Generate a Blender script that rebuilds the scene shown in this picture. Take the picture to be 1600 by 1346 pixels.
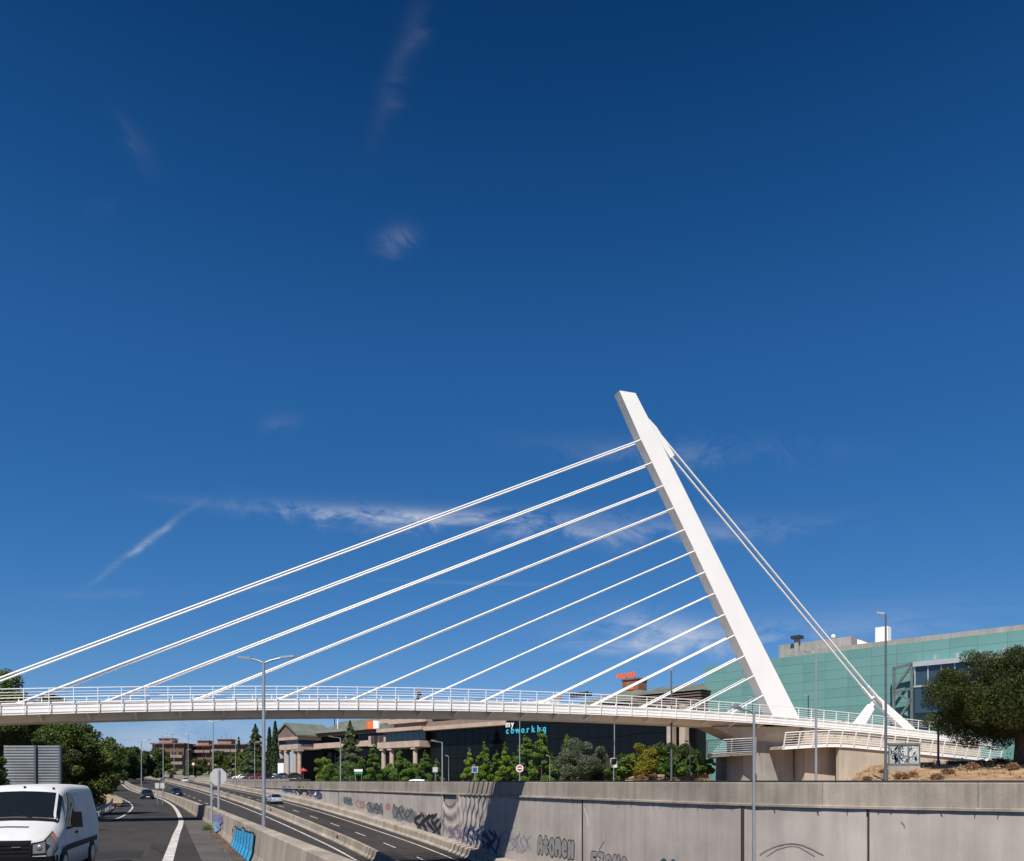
import bpy, bmesh, math, random
from mathutils import Vector, Matrix, noise as mnoise
R = math.radians
for o in list(bpy.data.objects):
    bpy.data.objects.remove(o, do_unlink=True)
scene = bpy.context.scene
COL = scene.collection

# ---------------------------------------------------------------- camera (eye level is z = 0)
F, CX, HY = 1250.0, 800.0, 1221.0
cam_data = bpy.data.cameras.new('camera')
cam = bpy.data.objects.new('camera', cam_data)
COL.objects.link(cam)
cam.location = (0, 0, 0)
cam.rotation_euler = (R(90), 0, 0)
cam_data.sensor_width = 36.0
cam_data.lens = 36.0 * F / 1600.0
cam_data.shift_y = (HY - 673.0) / 1600.0
cam_data.clip_start = 0.2
cam_data.clip_end = 6000
scene.camera = cam

# ---------------------------------------------------------------- sky
SUN_DIR = Vector((-0.22, -0.695, 1.0)).normalized()
SUN_EL = math.asin(SUN_DIR.z)
SUN_AZ = math.atan2(SUN_DIR.x, SUN_DIR.y)
world = bpy.data.worlds.new('World')
scene.world = world
world.use_nodes = True
wn, wl = world.node_tree.nodes, world.node_tree.links
wn.clear()
w_out = wn.new('ShaderNodeOutputWorld')
w_bg = wn.new('ShaderNodeBackground')
sky = wn.new('ShaderNodeTexSky')
sky.sky_type = 'NISHITA'
sky.sun_disc = False
sky.sun_elevation = SUN_EL
sky.sun_rotation = SUN_AZ
sky.altitude = 700
sky.air_density = 1.0
sky.dust_density = 0.25
sky.ozone_density = 3.0
w_bg.inputs['Strength'].default_value = 0.1
def wmath(op, a, b=None, c=None):
    n = wn.new('ShaderNodeMath'); n.operation = op
    for i, v in enumerate((a, b, c)):
        if v is None: continue
        if isinstance(v, (int, float)): n.inputs[i].default_value = v
        else: wl.new(v, n.inputs[i])
    return n.outputs[0]
w_tc = wn.new('ShaderNodeTexCoord')
w_sep = wn.new('ShaderNodeSeparateXYZ')
wl.new(w_tc.outputs['Generated'], w_sep.inputs[0])
w_az = wmath('ARCTAN2', w_sep.outputs[0], w_sep.outputs[1])
w_el = wmath('ARCSINE', w_sep.outputs[2])
def wnoise(sx, sy, rot, scale, detail, rough, dist, seed):
    """ noise over (azimuth, elevation), stretched along a heading """
    c, s = math.cos(rot), math.sin(rot)
    a = wmath('ADD', wmath('MULTIPLY', w_az, c * sx), wmath('MULTIPLY', w_el, s * sx))
    b = wmath('ADD', wmath('MULTIPLY', w_az, -s * sy), wmath('MULTIPLY', w_el, c * sy))
    v = wn.new('ShaderNodeCombineXYZ')
    wl.new(a, v.inputs[0]); wl.new(b, v.inputs[1]); v.inputs[2].default_value = seed
    n = wn.new('ShaderNodeTexNoise'); n.inputs['Scale'].default_value = scale
    n.inputs['Detail'].default_value = detail; n.inputs['Roughness'].default_value = rough
    n.inputs['Distortion'].default_value = dist
    wl.new(v.outputs[0], n.inputs['Vector'])
    return n.outputs[0]
# the clear, deep blue of a dry day: the physical sky graded channel by channel, deeper towards the zenith
w_rgb = wn.new('ShaderNodeSeparateColor'); wl.new(sky.outputs[0], w_rgb.inputs[0])
w_com = wn.new('ShaderNodeCombineColor')
w_deep = wn.new('ShaderNodeMapRange'); w_deep.interpolation_type = 'SMOOTHSTEP'
wl.new(w_sep.outputs[2], w_deep.inputs[0])
for i_, v_ in enumerate((0.42, 0.82, 1.0, 0.38)): w_deep.inputs[1 + i_].default_value = v_
for i_, (k_, p_) in enumerate(((1.40, 1.5), (0.90, 0.95), (1.13, 0.8))):
    ch_ = wmath('MULTIPLY', wmath('POWER', wmath('MULTIPLY', w_rgb.outputs[i_], 0.05), p_), k_ * 10)
    wl.new(wmath('MULTIPLY', ch_, wmath('POWER', w_deep.outputs[0], (1.7, 1.0, 0.85)[i_])), w_com.inputs[i_])
fib = wnoise(8, 30, R(-4), 1.0, 10, 0.66, 0.7, 3.1)      # streaky cirrus fibres
fib2 = wnoise(15, 24, R(-6), 1.0, 10, 0.68, 0.9, 8.7)    # upright little tufts
def azel(px, py):
    d = Vector(((px - CX) / F, 1, -(py - HY) / F)).normalized()
    return math.atan2(d.x, d.y), math.asin(d.z)
def wisp(p0, p1, width, amount, src, lo=0.40, hi=0.72, p=1.0):
    """ a thin cloud lying between two directions of the sky """
    (a0, e0), (a1, e1) = azel(*p0), azel(*p1)
    ca, ce = (a0 + a1) / 2, (e0 + e1) / 2
    half = math.hypot(a1 - a0, e1 - e0) / 2
    rot = math.atan2(e1 - e0, a1 - a0)
    c, s = math.cos(rot), math.sin(rot)
    da = wmath('SUBTRACT', w_az, ca); de = wmath('SUBTRACT', w_el, ce)
    lx = wmath('ADD', wmath('MULTIPLY', da, c / half), wmath('MULTIPLY', de, s / half))
    ly = wmath('ADD', wmath('MULTIPLY', da, -s / width), wmath('MULTIPLY', de, c / width))
    ly = wmath('ADD', ly, wmath('MULTIPLY', wmath('SUBTRACT', src, 0.5), 3.2))
    r2 = wmath('ADD', wmath('POWER', wmath('ABSOLUTE', lx), 2.0 * p), wmath('POWER', wmath('ABSOLUTE', ly), 2.0))
    m = wmath('EXPONENT', wmath('MULTIPLY', r2, -1.4))
    n = wmath('MAXIMUM', wmath('DIVIDE', wmath('SUBTRACT', src, lo), hi - lo), 0.0)
    return wmath('MULTIPLY', wmath('MULTIPLY', m, n), amount)
cloud = None
for args in [((392, 791), (840, 806), 0.010, 0.75, fib2), ((400, 794), (900, 812), 0.006, 0.5, fib), ((560, 800), (1230, 820), 0.017, 0.42, fib2),
             ((165, 895), (292, 800), 0.0040, 0.55, fib, 0.30), ((590, 377), (652, 366), 0.012, 0.26, fib2),
             ((175, 180), (245, 262), 0.012, 0.075, fib2), ((585, 215), (665, -10), 0.014, 0.07, fib, 0.28),
             ((130, 335), (190, 325), 0.012, 0.03, fib2), ((900, 985), (1260, 1000), 0.022, 0.75, fib),
             ((950, 960), (1120, 1000), 0.02, 0.5, fib2), ((860, 695), (1270, 705), 0.016, 0.20, fib2),
             ((0, 930), (520, 912), 0.006, 0.10, fib), ((560, 905), (900, 912), 0.003, 0.14, fib),
             ((1130, 985), (1600, 960), 0.03, 0.20, fib), ((150, 1150), (420, 1140), 0.025, 0.6, fib),
             ((410, 660), (470, 655), 0.010, 0.10, fib2)]:
    w_ = wisp(*args)
    cloud = w_ if cloud is None else wmath('ADD', cloud, w_)
w_mix = wn.new('ShaderNodeMix'); w_mix.data_type = 'RGBA'; w_mix.clamp_factor = True
wl.new(wmath('MINIMUM', cloud, 0.8), w_mix.inputs[0])
wl.new(w_com.outputs[0], w_mix.inputs[6])
w_mix.inputs[7].default_value = (5.2, 5.5, 6.2, 1)
wl.new(w_mix.outputs[2], w_bg.inputs[0])
wl.new(w_bg.outputs[0], w_out.inputs[0])

# ---------------------------------------------------------------- sun and exposure
sun_data = bpy.data.lights.new('sun', 'SUN')
sun_data.energy = 5.0
sun_data.angle = R(0.53)
sun_data.color = (1.0, 0.925, 0.83)
sun = bpy.data.objects.new('sun', sun_data)
COL.objects.link(sun)
sun.rotation_euler = SUN_DIR.to_track_quat('Z', 'Y').to_euler()
scene.view_settings.view_transform = 'Standard'
scene.view_settings.look = 'None'
scene.view_settings.exposure = 0.3
scene.view_settings.gamma = 1.0
scene.view_settings.use_curve_mapping = False
scene.render.engine = 'CYCLES'
scene.cycles.max_bounces = 6
scene.cycles.transparent_max_bounces = 6
scene.cycles.sample_clamp_indirect = 6.0
world.cycles.sampling_method = 'MANUAL'
world.cycles.sample_map_resolution = 128

# ================================================================ helpers
def pt(px, py, D):
    """ a point seen at a pixel of the photograph, D metres ahead """
    return Vector(((px - CX) / F * D, D, -(py - HY) / F * D))

def tag(o, label=None, cat=None, group=None, kind=None):
    if label: o['label'] = label
    if cat: o['category'] = cat
    if group: o['group'] = group
    if kind: o['kind'] = kind
    return o

def empty(name, loc=(0, 0, 0), rz=0.0, parent=None):
    o = bpy.data.objects.new(name, None)
    o.empty_display_size = 0.3
    COL.objects.link(o)
    o.location = loc
    o.rotation_euler = (0, 0, rz)
    if parent: o.parent = parent
    return o

def link(name, mesh, parent=None, loc=(0, 0, 0), rot=(0, 0, 0), scale=None):
    o = bpy.data.objects.new(name, mesh)
    COL.objects.link(o)
    o.location = loc
    o.rotation_euler = rot
    if scale is not None: o.scale = scale
    if parent: o.parent = parent
    return o

def copy_tree(o, parent=None):
    c = o.copy()
    COL.objects.link(c)
    c.parent = parent
    for ch in [x for x in o.children]:
        copy_tree(ch, c)
    return c

def world_origin(o):
    v = Vector((0, 0, 0))
    while o:
        v += o.location
        o = o.parent
    return v

class MB:
    """ collects faces and links them as ONE mesh object """
    def __init__(self):
        self.v, self.f, self.s, self.m = [], [], [], []
        self.mi = 0
    def add(self, verts, faces, smooth=False):
        b = len(self.v)
        self.v += [tuple(p) for p in verts]
        self.f += [tuple(b + i for i in f) for f in faces]
        self.s += [smooth] * len(faces)
        self.m += [self.mi] * len(faces)
        return self
    def quad(self, a, b, c, d, smooth=False):
        return self.add((a, b, c, d), ((0, 1, 2, 3),), smooth)
    def box(self, c, s, rz=0.0, M=None):
        x, y, z = s[0] / 2, s[1] / 2, s[2] / 2
        P = [(-x, -y, -z), (x, -y, -z), (x, y, -z), (-x, y, -z), (-x, -y, z), (x, -y, z), (x, y, z), (-x, y, z)]
        if M is None: M = Matrix.Rotation(rz, 3, 'Z')
        P = [M @ Vector(p) + Vector(c) for p in P]
        return self.add(P, ((0, 3, 2, 1), (4, 5, 6, 7), (0, 1, 5, 4), (1, 2, 6, 5), (2, 3, 7, 6), (3, 0, 4, 7)))
    def hexa(self, lo, hi):
        """ prism between two rings of the same count """
        n = len(lo)
        fs = [tuple(range(n - 1, -1, -1)), tuple(range(n, 2 * n))]
        fs += [(i, (i + 1) % n, n + (i + 1) % n, n + i) for i in range(n)]
        return self.add(list(lo) + list(hi), fs)
    def beam(self, a, b, w, h, up=(0, 0, 1), w2=None, h2=None):
        a, b = Vector(a), Vector(b)
        d = (b - a).normalized()
        up = Vector(up)
        if abs(d.dot(up)) > 0.98: up = Vector((1, 0, 0))
        s = d.cross(up).normalized(); u = s.cross(d).normalized()
        w2 = w if w2 is None else w2; h2 = h if h2 is None else h2
        R1 = [a + s * x * w / 2 + u * y * h / 2 for x, y in ((-1, -1), (1, -1), (1, 1), (-1, 1))]
        R2 = [b + s * x * w2 / 2 + u * y * h2 / 2 for x, y in ((-1, -1), (1, -1), (1, 1), (-1, 1))]
        return self.hexa(R1, R2)
    def tube(self, pts, r, n=8, cap=True):
        pts = [Vector(p) for p in pts]
        rs = r if isinstance(r, (list, tuple)) else [r] * len(pts)
        rings = []
        ref = None
        for i, p in enumerate(pts):
            d = (pts[min(i + 1, len(pts) - 1)] - pts[max(i - 1, 0)]).normalized()
            if ref is None: ref = Vector((0, 0, 1)) if abs(d.z) < 0.9 else Vector((1, 0, 0))
            s = d.cross(ref).normalized(); u = s.cross(d).normalized()
            ref = u
            rings.append([p + (s * math.cos(k * 2 * math.pi / n) + u * math.sin(k * 2 * math.pi / n)) * rs[i] for k in range(n)])
        V = [q for g in rings for q in g]
        fs = [(i * n + k, i * n + (k + 1) % n, (i + 1) * n + (k + 1) % n, (i + 1) * n + k)
              for i in range(len(pts) - 1) for k in range(n)]
        self.add(V, fs, True)
        if cap:
            self.add(rings[0], (tuple(range(n - 1, -1, -1)),))
            self.add(rings[-1], (tuple(range(n)),))
        return self
    def cyl(self, c, r, h, n=16, axis='Z', r2=None):
        c = Vector(c); A = {'X': Vector((1, 0, 0)), 'Y': Vector((0, 1, 0)), 'Z': Vector((0, 0, 1))}[axis]
        return self.tube([c - A * h / 2, c + A * h / 2], [r, r if r2 is None else r2], n)
    def sphere(self, c, r, nu=10, nv=6, sc=(1, 1, 1)):
        V, fs = [], []
        for j in range(nv + 1):
            th = math.pi * j / nv
            for i in range(nu):
                ph = 2 * math.pi * i / nu
                V.append((c[0] + r * sc[0] * math.sin(th) * math.cos(ph), c[1] + r * sc[1] * math.sin(th) * math.sin(ph), c[2] + r * sc[2] * math.cos(th)))
        for j in range(nv):
            for i in range(nu):
                fs.append((j * nu + i, (j + 1) * nu + i, (j + 1) * nu + (i + 1) % nu, j * nu + (i + 1) % nu))
        return self.add(V, fs, True)
    def mesh(self, name, mats):
        me = bpy.data.meshes.new(name)
        me.from_pydata(self.v, [], self.f)
        me.polygons.foreach_set('use_smooth', self.s)
        for m in (mats if isinstance(mats, (list, tuple)) else [mats]):
            me.materials.append(m)
        if any(self.m): me.polygons.foreach_set('material_index', self.m)
        me.update()
        return me
    def build(self, name, mats, parent=None, world=True):
        """ vertices are world coordinates when world is True """
        o = link(name, self.mesh(name, mats), parent)
        if parent and world: o.location = -world_origin(parent)
        return o

# ---------------------------------------------------------------- materials
def new_mat(name):
    m = bpy.data.materials.new(name)
    m.use_nodes = True
    return m, m.node_tree.nodes, m.node_tree.links, m.node_tree.nodes['Principled BSDF']

def mat(name, col, rough=0.6, var=0.0, scale=1.0, metal=0.0, bump=0.0, bscale=20.0, spec=0.5, dark=None,
        stretch=(1, 1, 1), coat=0.0, trans=0.0, detail=6.0):
    """ principled paint / stone / metal with broad and fine procedural variation """
    m, n, l, p = new_mat(name)
    p.inputs['Base Color'].default_value = (*col, 1)
    p.inputs['Roughness'].default_value = rough
    p.inputs['Metallic'].default_value = metal
    p.inputs['Specular IOR Level'].default_value = spec
    if coat:
        p.inputs['Coat Weight'].default_value = coat
        p.inputs['Coat Roughness'].default_value = 0.08
    if var or dark or bump:
        tc = n.new('ShaderNodeTexCoord'); mp = n.new('ShaderNodeMapping')
        mp.inputs['Scale'].default_value = stretch
        l.new(tc.outputs['Object'], mp.inputs['Vector'])
        a = n.new('ShaderNodeTexNoise'); a.inputs['Scale'].default_value = scale
        a.inputs['Detail'].default_value = detail; a.inputs['Roughness'].default_value = 0.62
        l.new(mp.outputs[0], a.inputs['Vector'])
        mx = n.new('ShaderNodeMix'); mx.data_type = 'RGBA'
        mr = n.new('ShaderNodeMapRange')
        for i, v in enumerate((0.32, 0.68, 0.0, 1.0)): mr.inputs[1 + i].default_value = v
        l.new(a.outputs[0], mr.inputs[0]); l.new(mr.outputs[0], mx.inputs[0])
        d = dark if dark else tuple(c * (1 - var) for c in col)
        mx.inputs[6].default_value = (*d, 1)
        mx.inputs[7].default_value = (*[min(1, c * (1 + var * 0.5)) for c in col], 1)
        l.new(mx.outputs[2], p.inputs['Base Color'])
        if bump:
            b = n.new('ShaderNodeTexNoise'); b.inputs['Scale'].default_value = bscale; b.inputs['Detail'].default_value = 4
            l.new(mp.outputs[0], b.inputs['Vector'])
            bp = n.new('ShaderNodeBump'); bp.inputs['Strength'].default_value = bump; bp.inputs['Distance'].default_value = 0.02
            l.new(b.outputs[0], bp.inputs['Height']); l.new(bp.outputs[0], p.inputs['Normal'])
    return m

def leaf_mat(name, c1, c2, trans=0.25):
    """ leaves: colour drifts from clump to clump, some light passes through """
    m, n, l, p = new_mat(name)
    tc = n.new('ShaderNodeTexCoord')
    a = n.new('ShaderNodeTexNoise'); a.inputs['Scale'].default_value = 0.9; a.inputs['Detail'].default_value = 5
    l.new(tc.outputs['Object'], a.inputs['Vector'])
    oi = n.new('ShaderNodeObjectInfo')
    ad = n.new('ShaderNodeMath'); ad.operation = 'MULTIPLY_ADD'
    l.new(oi.outputs['Random'], ad.inputs[0]); ad.inputs[1].default_value = 0.25; l.new(a.outputs[0], ad.inputs[2])
    mr = n.new('ShaderNodeMapRange')
    for i, v in enumerate((0.38, 0.85, 0.0, 1.0)): mr.inputs[1 + i].default_value = v
    l.new(ad.outputs[0], mr.inputs[0])
    mx = n.new('ShaderNodeMix'); mx.data_type = 'RGBA'
    mx.inputs[6].default_value = (*c1, 1); mx.inputs[7].default_value = (*c2, 1)
    l.new(mr.outputs[0], mx.inputs[0])
    l.new(mx.outputs[2], p.inputs['Base Color'])
    p.inputs['Roughness'].default_value = 0.55
    p.inputs['Specular IOR Level'].default_value = 0.25
    t = n.new('ShaderNodeBsdfTranslucent'); l.new(mx.outputs[2], t.inputs[0])
    ms = n.new('ShaderNodeMixShader'); ms.inputs[0].default_value = trans
    l.new(p.outputs[0], ms.inputs[1]); l.new(t.outputs[0], ms.inputs[2])
    l.new(ms.outputs[0], n['Material Output'].inputs[0])
    return m

def concrete_mat(name, col, streak=0.35, blotch=0.25, rough=0.85, sscale=1.6, pore=1.0):
    """ weathered concrete: rain streaks running down, blotches, pores """
    m, n, l, p = new_mat(name)
    tc = n.new('ShaderNodeTexCoord')
    mp = n.new('ShaderNodeMapping'); mp.inputs['Scale'].default_value = (sscale, sscale, sscale * 0.06)
    l.new(tc.outputs['Object'], mp.inputs['Vector'])
    a = n.new('ShaderNodeTexNoise'); a.inputs['Scale'].default_value = 1.3; a.inputs['Detail'].default_value = 7; a.inputs['Roughness'].default_value = 0.65
    l.new(mp.outputs[0], a.inputs['Vector'])
    b = n.new('ShaderNodeTexNoise'); b.inputs['Scale'].default_value = 0.35; b.inputs['Detail'].default_value = 8; b.inputs['Roughness'].default_value = 0.6
    l.new(tc.outputs['Object'], b.inputs['Vector'])
    c = n.new('ShaderNodeTexNoise'); c.inputs['Scale'].default_value = 14; c.inputs['Detail'].default_value = 5
    l.new(tc.outputs['Object'], c.inputs['Vector'])
    def rng(src, lo, hi, o0, o1):
        r = n.new('ShaderNodeMapRange')
        for i, v in enumerate((lo, hi, o0, o1)): r.inputs[1 + i].default_value = v
        l.new(src, r.inputs[0]); return r.outputs[0]
    def mul(x, y):
        q = n.new('ShaderNodeMath'); q.operation = 'MULTIPLY'; l.new(x, q.inputs[0]); l.new(y, q.inputs[1]); return q.outputs[0]
    f = mul(mul(rng(a.outputs[0], 0.35, 0.65, 1 - streak, 1.0), rng(b.outputs[0], 0.35, 0.7, 1.0 - blotch, 1.08)), rng(c.outputs[0], 0.3, 0.7, 1 - 0.10 * pore, 1 + 0.06 * pore))
    vm = n.new('ShaderNodeVectorMath'); vm.operation = 'SCALE'
    vm.inputs[0].default_value = col
    l.new(f, vm.inputs['Scale'])
    l.new(vm.outputs[0], p.inputs['Base Color'])
    p.inputs['Roughness'].default_value = rough
    p.inputs['Specular IOR Level'].default_value = 0.25
    bp = n.new('ShaderNodeBump'); bp.inputs['Strength'].default_value = 0.25 * pore; bp.inputs['Distance'].default_value = 0.02
    l.new(c.outputs[0], bp.inputs['Height']); l.new(bp.outputs[0], p.inputs['Normal'])
    return m

M = {}
M['asphalt'] = mat('asphalt', (0.046, 0.0425, 0.041), 0.9, 0.28, 0.11, bump=0.35, bscale=30, dark=(0.029, 0.0275, 0.027), spec=0.2, detail=12)
M['asphalt_old'] = mat('asphalt_old', (0.085, 0.075, 0.068), 0.9, 0.35, 0.5, bump=0.3, bscale=25)
M['line'] = mat('road_paint', (0.60, 0.57, 0.54), 0.7, 0.35, 2.6, dark=(0.27, 0.26, 0.25), detail=10)
M['conc'] = concrete_mat('concrete_barrier', (0.43, 0.375, 0.315), 0.35, 0.3)
M['conc_wall'] = concrete_mat('concrete_parapet', (0.40, 0.355, 0.305), 0.3, 0.3)
M['fabric'] = concrete_mat('fabric_facing', (0.465, 0.42, 0.39), 0.20, 0.18, 0.9, 1.0, 0.25)
M['fabric_dark'] = mat('dark_joint', (0.035, 0.032, 0.03), 0.9)
M['conc_cream'] = concrete_mat('cream_concrete', (0.56, 0.50, 0.42), 0.18, 0.15)
M['conc_grey'] = concrete_mat('grey_concrete', (0.40, 0.385, 0.365), 0.25, 0.2)
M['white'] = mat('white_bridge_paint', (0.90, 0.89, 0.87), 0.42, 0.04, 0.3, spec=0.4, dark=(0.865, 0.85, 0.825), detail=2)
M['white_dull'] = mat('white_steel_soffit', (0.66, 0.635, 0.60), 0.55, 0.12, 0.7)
M['galv'] = mat('galvanised_steel', (0.42, 0.45, 0.47), 0.45, 0.15, 3.0, metal=0.6)
M['galv_dark'] = mat('blue_grey_post_paint', (0.10, 0.125, 0.15), 0.5, 0.15, 2.0, metal=0.2)
M['steel_dark'] = mat('dark_steel', (0.045, 0.05, 0.055), 0.5, 0.2, 3.0, metal=0.3)
M['black'] = mat('black_plastic', (0.008, 0.008, 0.009), 0.5, spec=0.2)
M['glass_dark'] = mat('dark_glass', (0.005, 0.006, 0.008), 0.06, spec=0.2)
M['earth'] = mat('dry_earth', (0.34, 0.25, 0.15), 0.95, 0.35, 0.35, bump=0.6, bscale=6, dark=(0.20, 0.145, 0.08))
M['mulch'] = mat('dry_mulch', (0.36, 0.235, 0.13), 0.95, 0.4, 0.8, bump=0.7, bscale=9, dark=(0.17, 0.11, 0.065))
M['grassland'] = mat('dry_grassland', (0.17, 0.15, 0.075), 0.95, 0.4, 0.12, bump=0.5, bscale=4, dark=(0.08, 0.09, 0.035))
M['pave'] = mat('street_paving', (0.26, 0.25, 0.24), 0.85, 0.2, 0.6)

# ---------------------------------------------------------------- curves in plan
def catmull(P, step=2.0):
    P = [Vector(p) for p in P]
    Q = [P[0] * 2 - P[1]] + P + [P[-1] * 2 - P[-2]]
    out = []
    for i in range(1, len(Q) - 2):
        a, b, c, d = Q[i - 1:i + 3]
        k = max(2, int((c - b).length / step))
        for j in range(k):
            t = j / k
            out.append(0.5 * ((2 * b) + (c - a) * t + (2 * a - 5 * b + 4 * c - d) * t * t + (3 * b - a - 3 * c + d) * t ** 3))
    out.append(P[-1])
    return out

class Path:
    def __init__(self, P, step=2.0):
        self.p = catmull(P, step)
        n = len(self.p)
        self.t = []
        for i in range(n):
            d = self.p[min(i + 1, n - 1)] - self.p[max(i - 1, 0)]
            d = Vector((d.x, d.y, 0)).normalized()
            self.t.append(d)
        self.r = [Vector((d.y, -d.x, 0)) for d in self.t]
        self.s = [0.0]
        for i in range(1, n):
            self.s.append(self.s[-1] + (Vector((self.p[i].x, self.p[i].y, 0)) - Vector((self.p[i - 1].x, self.p[i - 1].y, 0))).length)
    def at(self, s):
        """ point, tangent and right at an arc length """
        s = min(max(s, 0), self.s[-1] - 1e-4)
        lo, hi = 0, len(self.s) - 1
        while hi - lo > 1:
            m = (lo + hi) // 2
            if self.s[m] <= s: lo = m
            else: hi = m
        f = (s - self.s[lo]) / max(1e-9, self.s[hi] - self.s[lo])
        return self.p[lo].lerp(self.p[hi], f), self.t[lo].lerp(self.t[hi], f).normalized(), self.r[lo].lerp(self.r[hi], f).normalized()
    def near(self, x, y):
        """ arc length and signed offset (right positive) of the nearest sample """
        b, bi = 1e18, 0
        for i, p in enumerate(self.p):
            d = (p.x - x) ** 2 + (p.y - y) ** 2
            if d < b: b, bi = d, i
        p = self.p[bi]
        return self.s[bi], (Vector((x, y, 0)) - Vector((p.x, p.y, 0))).dot(self.r[bi]), bi
    def s_at_px(self, px):
        """ arc length where the path crosses an image column """
        best, bs = 1e9, 0
        for i, p in enumerate(self.p):
            e = abs(CX + F * p.x / p.y - px) if p.y > 3 else 1e9
            if e < best: best, bs = e, self.s[i]
        for k in range(-30, 31):
            q, _, _ = self.at(bs + k * 0.1)
            e = abs(CX + F * q.x / q.y - px)
            if e < best: best, bb = e, bs + k * 0.1; bs2 = bb
        return bs2 if 'bs2' in locals() else bs

def sweep(path, prof, s0=None, s1=None, step=2.0, closed=True, smooth=False, mb=None, caps=True):
    """ carries a profile [(offset to the right, z)] along a path; z relative to the path, or callable(point) -> z """
    mb = mb or MB()
    s0 = 0 if s0 is None else s0
    s1 = path.s[-1] if s1 is None else s1
    n = max(1, int(math.ceil((s1 - s0) / step)))
    rings = []
    for i in range(n + 1):
        p, t, r = path.at(s0 + (s1 - s0) * i / n)
        rings.append([Vector((p.x, p.y, 0)) + r * o + Vector((0, 0, z(p) if callable(z) else p.z + z)) for o, z in prof])
    k = len(prof)
    V = [q for g in rings for q in g]
    e = k if closed else k - 1
    fs = [(i * k + j, (i + 1) * k + j, (i + 1) * k + (j + 1) % k, i * k + (j + 1) % k) for i in range(n) for j in range(e)]
    mb.add(V, fs, smooth)
    if closed and caps:
        mb.add(rings[0], (tuple(range(k)),))
        mb.add(rings[-1], (tuple(range(k - 1, -1, -1)),))
    return mb

# ================================================================ ground, roads, markings
WP = Path([(70, 14, -8.2), (48, 19, -8.2), (34, 24, -8.2), (26, 27.5, -8.15), (20, 31.25, -8.05), (15.4, 34.7, -7.95), (11.3, 39.3, -7.8),
           (7.5, 46.6, -7.5), (0.2, 61, -6.9), (-9.2, 79.5, -5.6), (-30.5, 119, -3.4), (-67, 190, -1.5), (-114.3, 275.4, 0.8),
           (-179.6, 386, 3.4), (-251, 487, 6.0)])
BP = Path([(9, -14, -2.15), (3.2, -1, -2.15), (-3.6, 14, -2.2), (-12.5, 34.6, -2.4), (-21.3, 55, -2.6), (-36, 87, -2.7), (-54.5, 125, -2.6),
           (-75.5, 160, -1.8), (-123, 250, 0.0), (-187, 360, 2.5), (-262, 470, 5.5)])
def ramp_z(x, y):
    return BP.p[BP.near(x, y)[2]].z
def road_z(x, y):
    s, off, i = WP.near(x, y)
    return WP.p[i].z
def hit(px, py, zf, D=60.0):
    for _ in range(25):
        q = pt(px, py, D)
        D += 0.6 * (zf(q.x, q.y) * -F / (py - HY) - D) if abs(py - HY) > 0.5 else 0
        D = max(5, min(D, 450))
    q = pt(px, py, D); q.z = zf(q.x, q.y)
    return q
def street_z(p):
    return max(-1.25, p.z + 0.25)

def terrain_z(x, y):
    s, off, i = WP.near(x, y)
    zr = WP.p[i].z
    if off > 9: return street_z(WP.p[i]) - 0.03
    sb, ob, j = BP.near(x, y)
    if ob < -15: return BP.p[j].z - 0.06 + min(1.5, max(0, (-ob - 22) * 0.05))
    return zr - 1.2
xs = [-1600, -1100, -700, -480] + [-360 + 9 * i for i in range(70)] + [300, 420, 700, 1100, 1600]
ys = [-40, -20] + [0 + 9 * i for i in range(46)] + [440, 480, 540, 640, 800, 1100, 1600, 2400]
gv = [(x, y, terrain_z(x, y)) for y in ys for x in xs]
nx = len(xs)
gf = [(j * nx + i, j * nx + i + 1, (j + 1) * nx + i + 1, (j + 1) * nx + i) for j in range(len(ys) - 1) for i in range(nx - 1)]
ground = MB().add(gv, gf).build('ground', M['grassland'])
tag(ground, kind='structure')

# street level behind the wall, verge left of the slip road
st = sweep(WP, [(0.5, street_z), (15, street_z)], closed=False, step=4)
tag(st.build('street', M['pave']), kind='structure')
tag(sweep(BP, [(-19, -0.02), (-5.5, -0.02)], closed=False, step=4).build('verge', M['earth']), kind='structure')

# lower road: one sheet for each carriageway
tag(sweep(WP, [(-8.9, 0.0), (0.3, 0.0)], closed=False).build('road', M['asphalt']), kind='structure')
mb = MB(); ring = []
for i in range(0, len(WP.p), 2):
    p, r = WP.p[i], WP.r[i]
    d = 11.0
    while d < 34:
        q = p - r * d
        if BP.near(q.x, q.y)[1] < 0.45: break
        d += 0.5
    ring.append((Vector((p.x, p.y, p.z)) - r * 8.2, Vector((p.x, p.y, p.z)) - r * d))
mb.add([q for g in ring for q in g], [(2 * i, 2 * i + 1, 2 * i + 3, 2 * i + 2) for i in range(len(ring) - 1)])
tag(mb.build('road', M['asphalt']), kind='structure')

# slip road
def ramp_w(p):
    y = p.y
    return 10.5 if y < 44 else (6.0 if y > 84 else 10.5 - 4.5 * (y - 44) / 40)
mb = MB(); V = []
for i, p in enumerate(BP.p):
    w = ramp_w(p)
    V += [p - BP.r[i] * (w * k / 6) + Vector((0, 0, 0.02)) for k in range(7)]
mb.add(V, [(i * 7 + k, (i + 1) * 7 + k, (i + 1) * 7 + k + 1, i * 7 + k + 1) for i in range(len(BP.p) - 1) for k in range(6)])
tag(mb.build('slip_road', M['asphalt']), kind='structure')
# the paler hard strip between the edge line and the barrier
def strip(path, o0, o1, z, s0, s1, step=2.0):
    return sweep(path, [(o0, z), (o1, z)], s0, s1, step, closed=False)
sB = lambda y: min(range(len(BP.p)), key=lambda i: abs(BP.p[i].y - y))
def bs(y): return BP.s[sB(y)]
tag(strip(BP, -1.3, 0.0, 0.026, bs(5), bs(52)).build('hard_shoulder', M['asphalt_old']), kind='structure')

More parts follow.
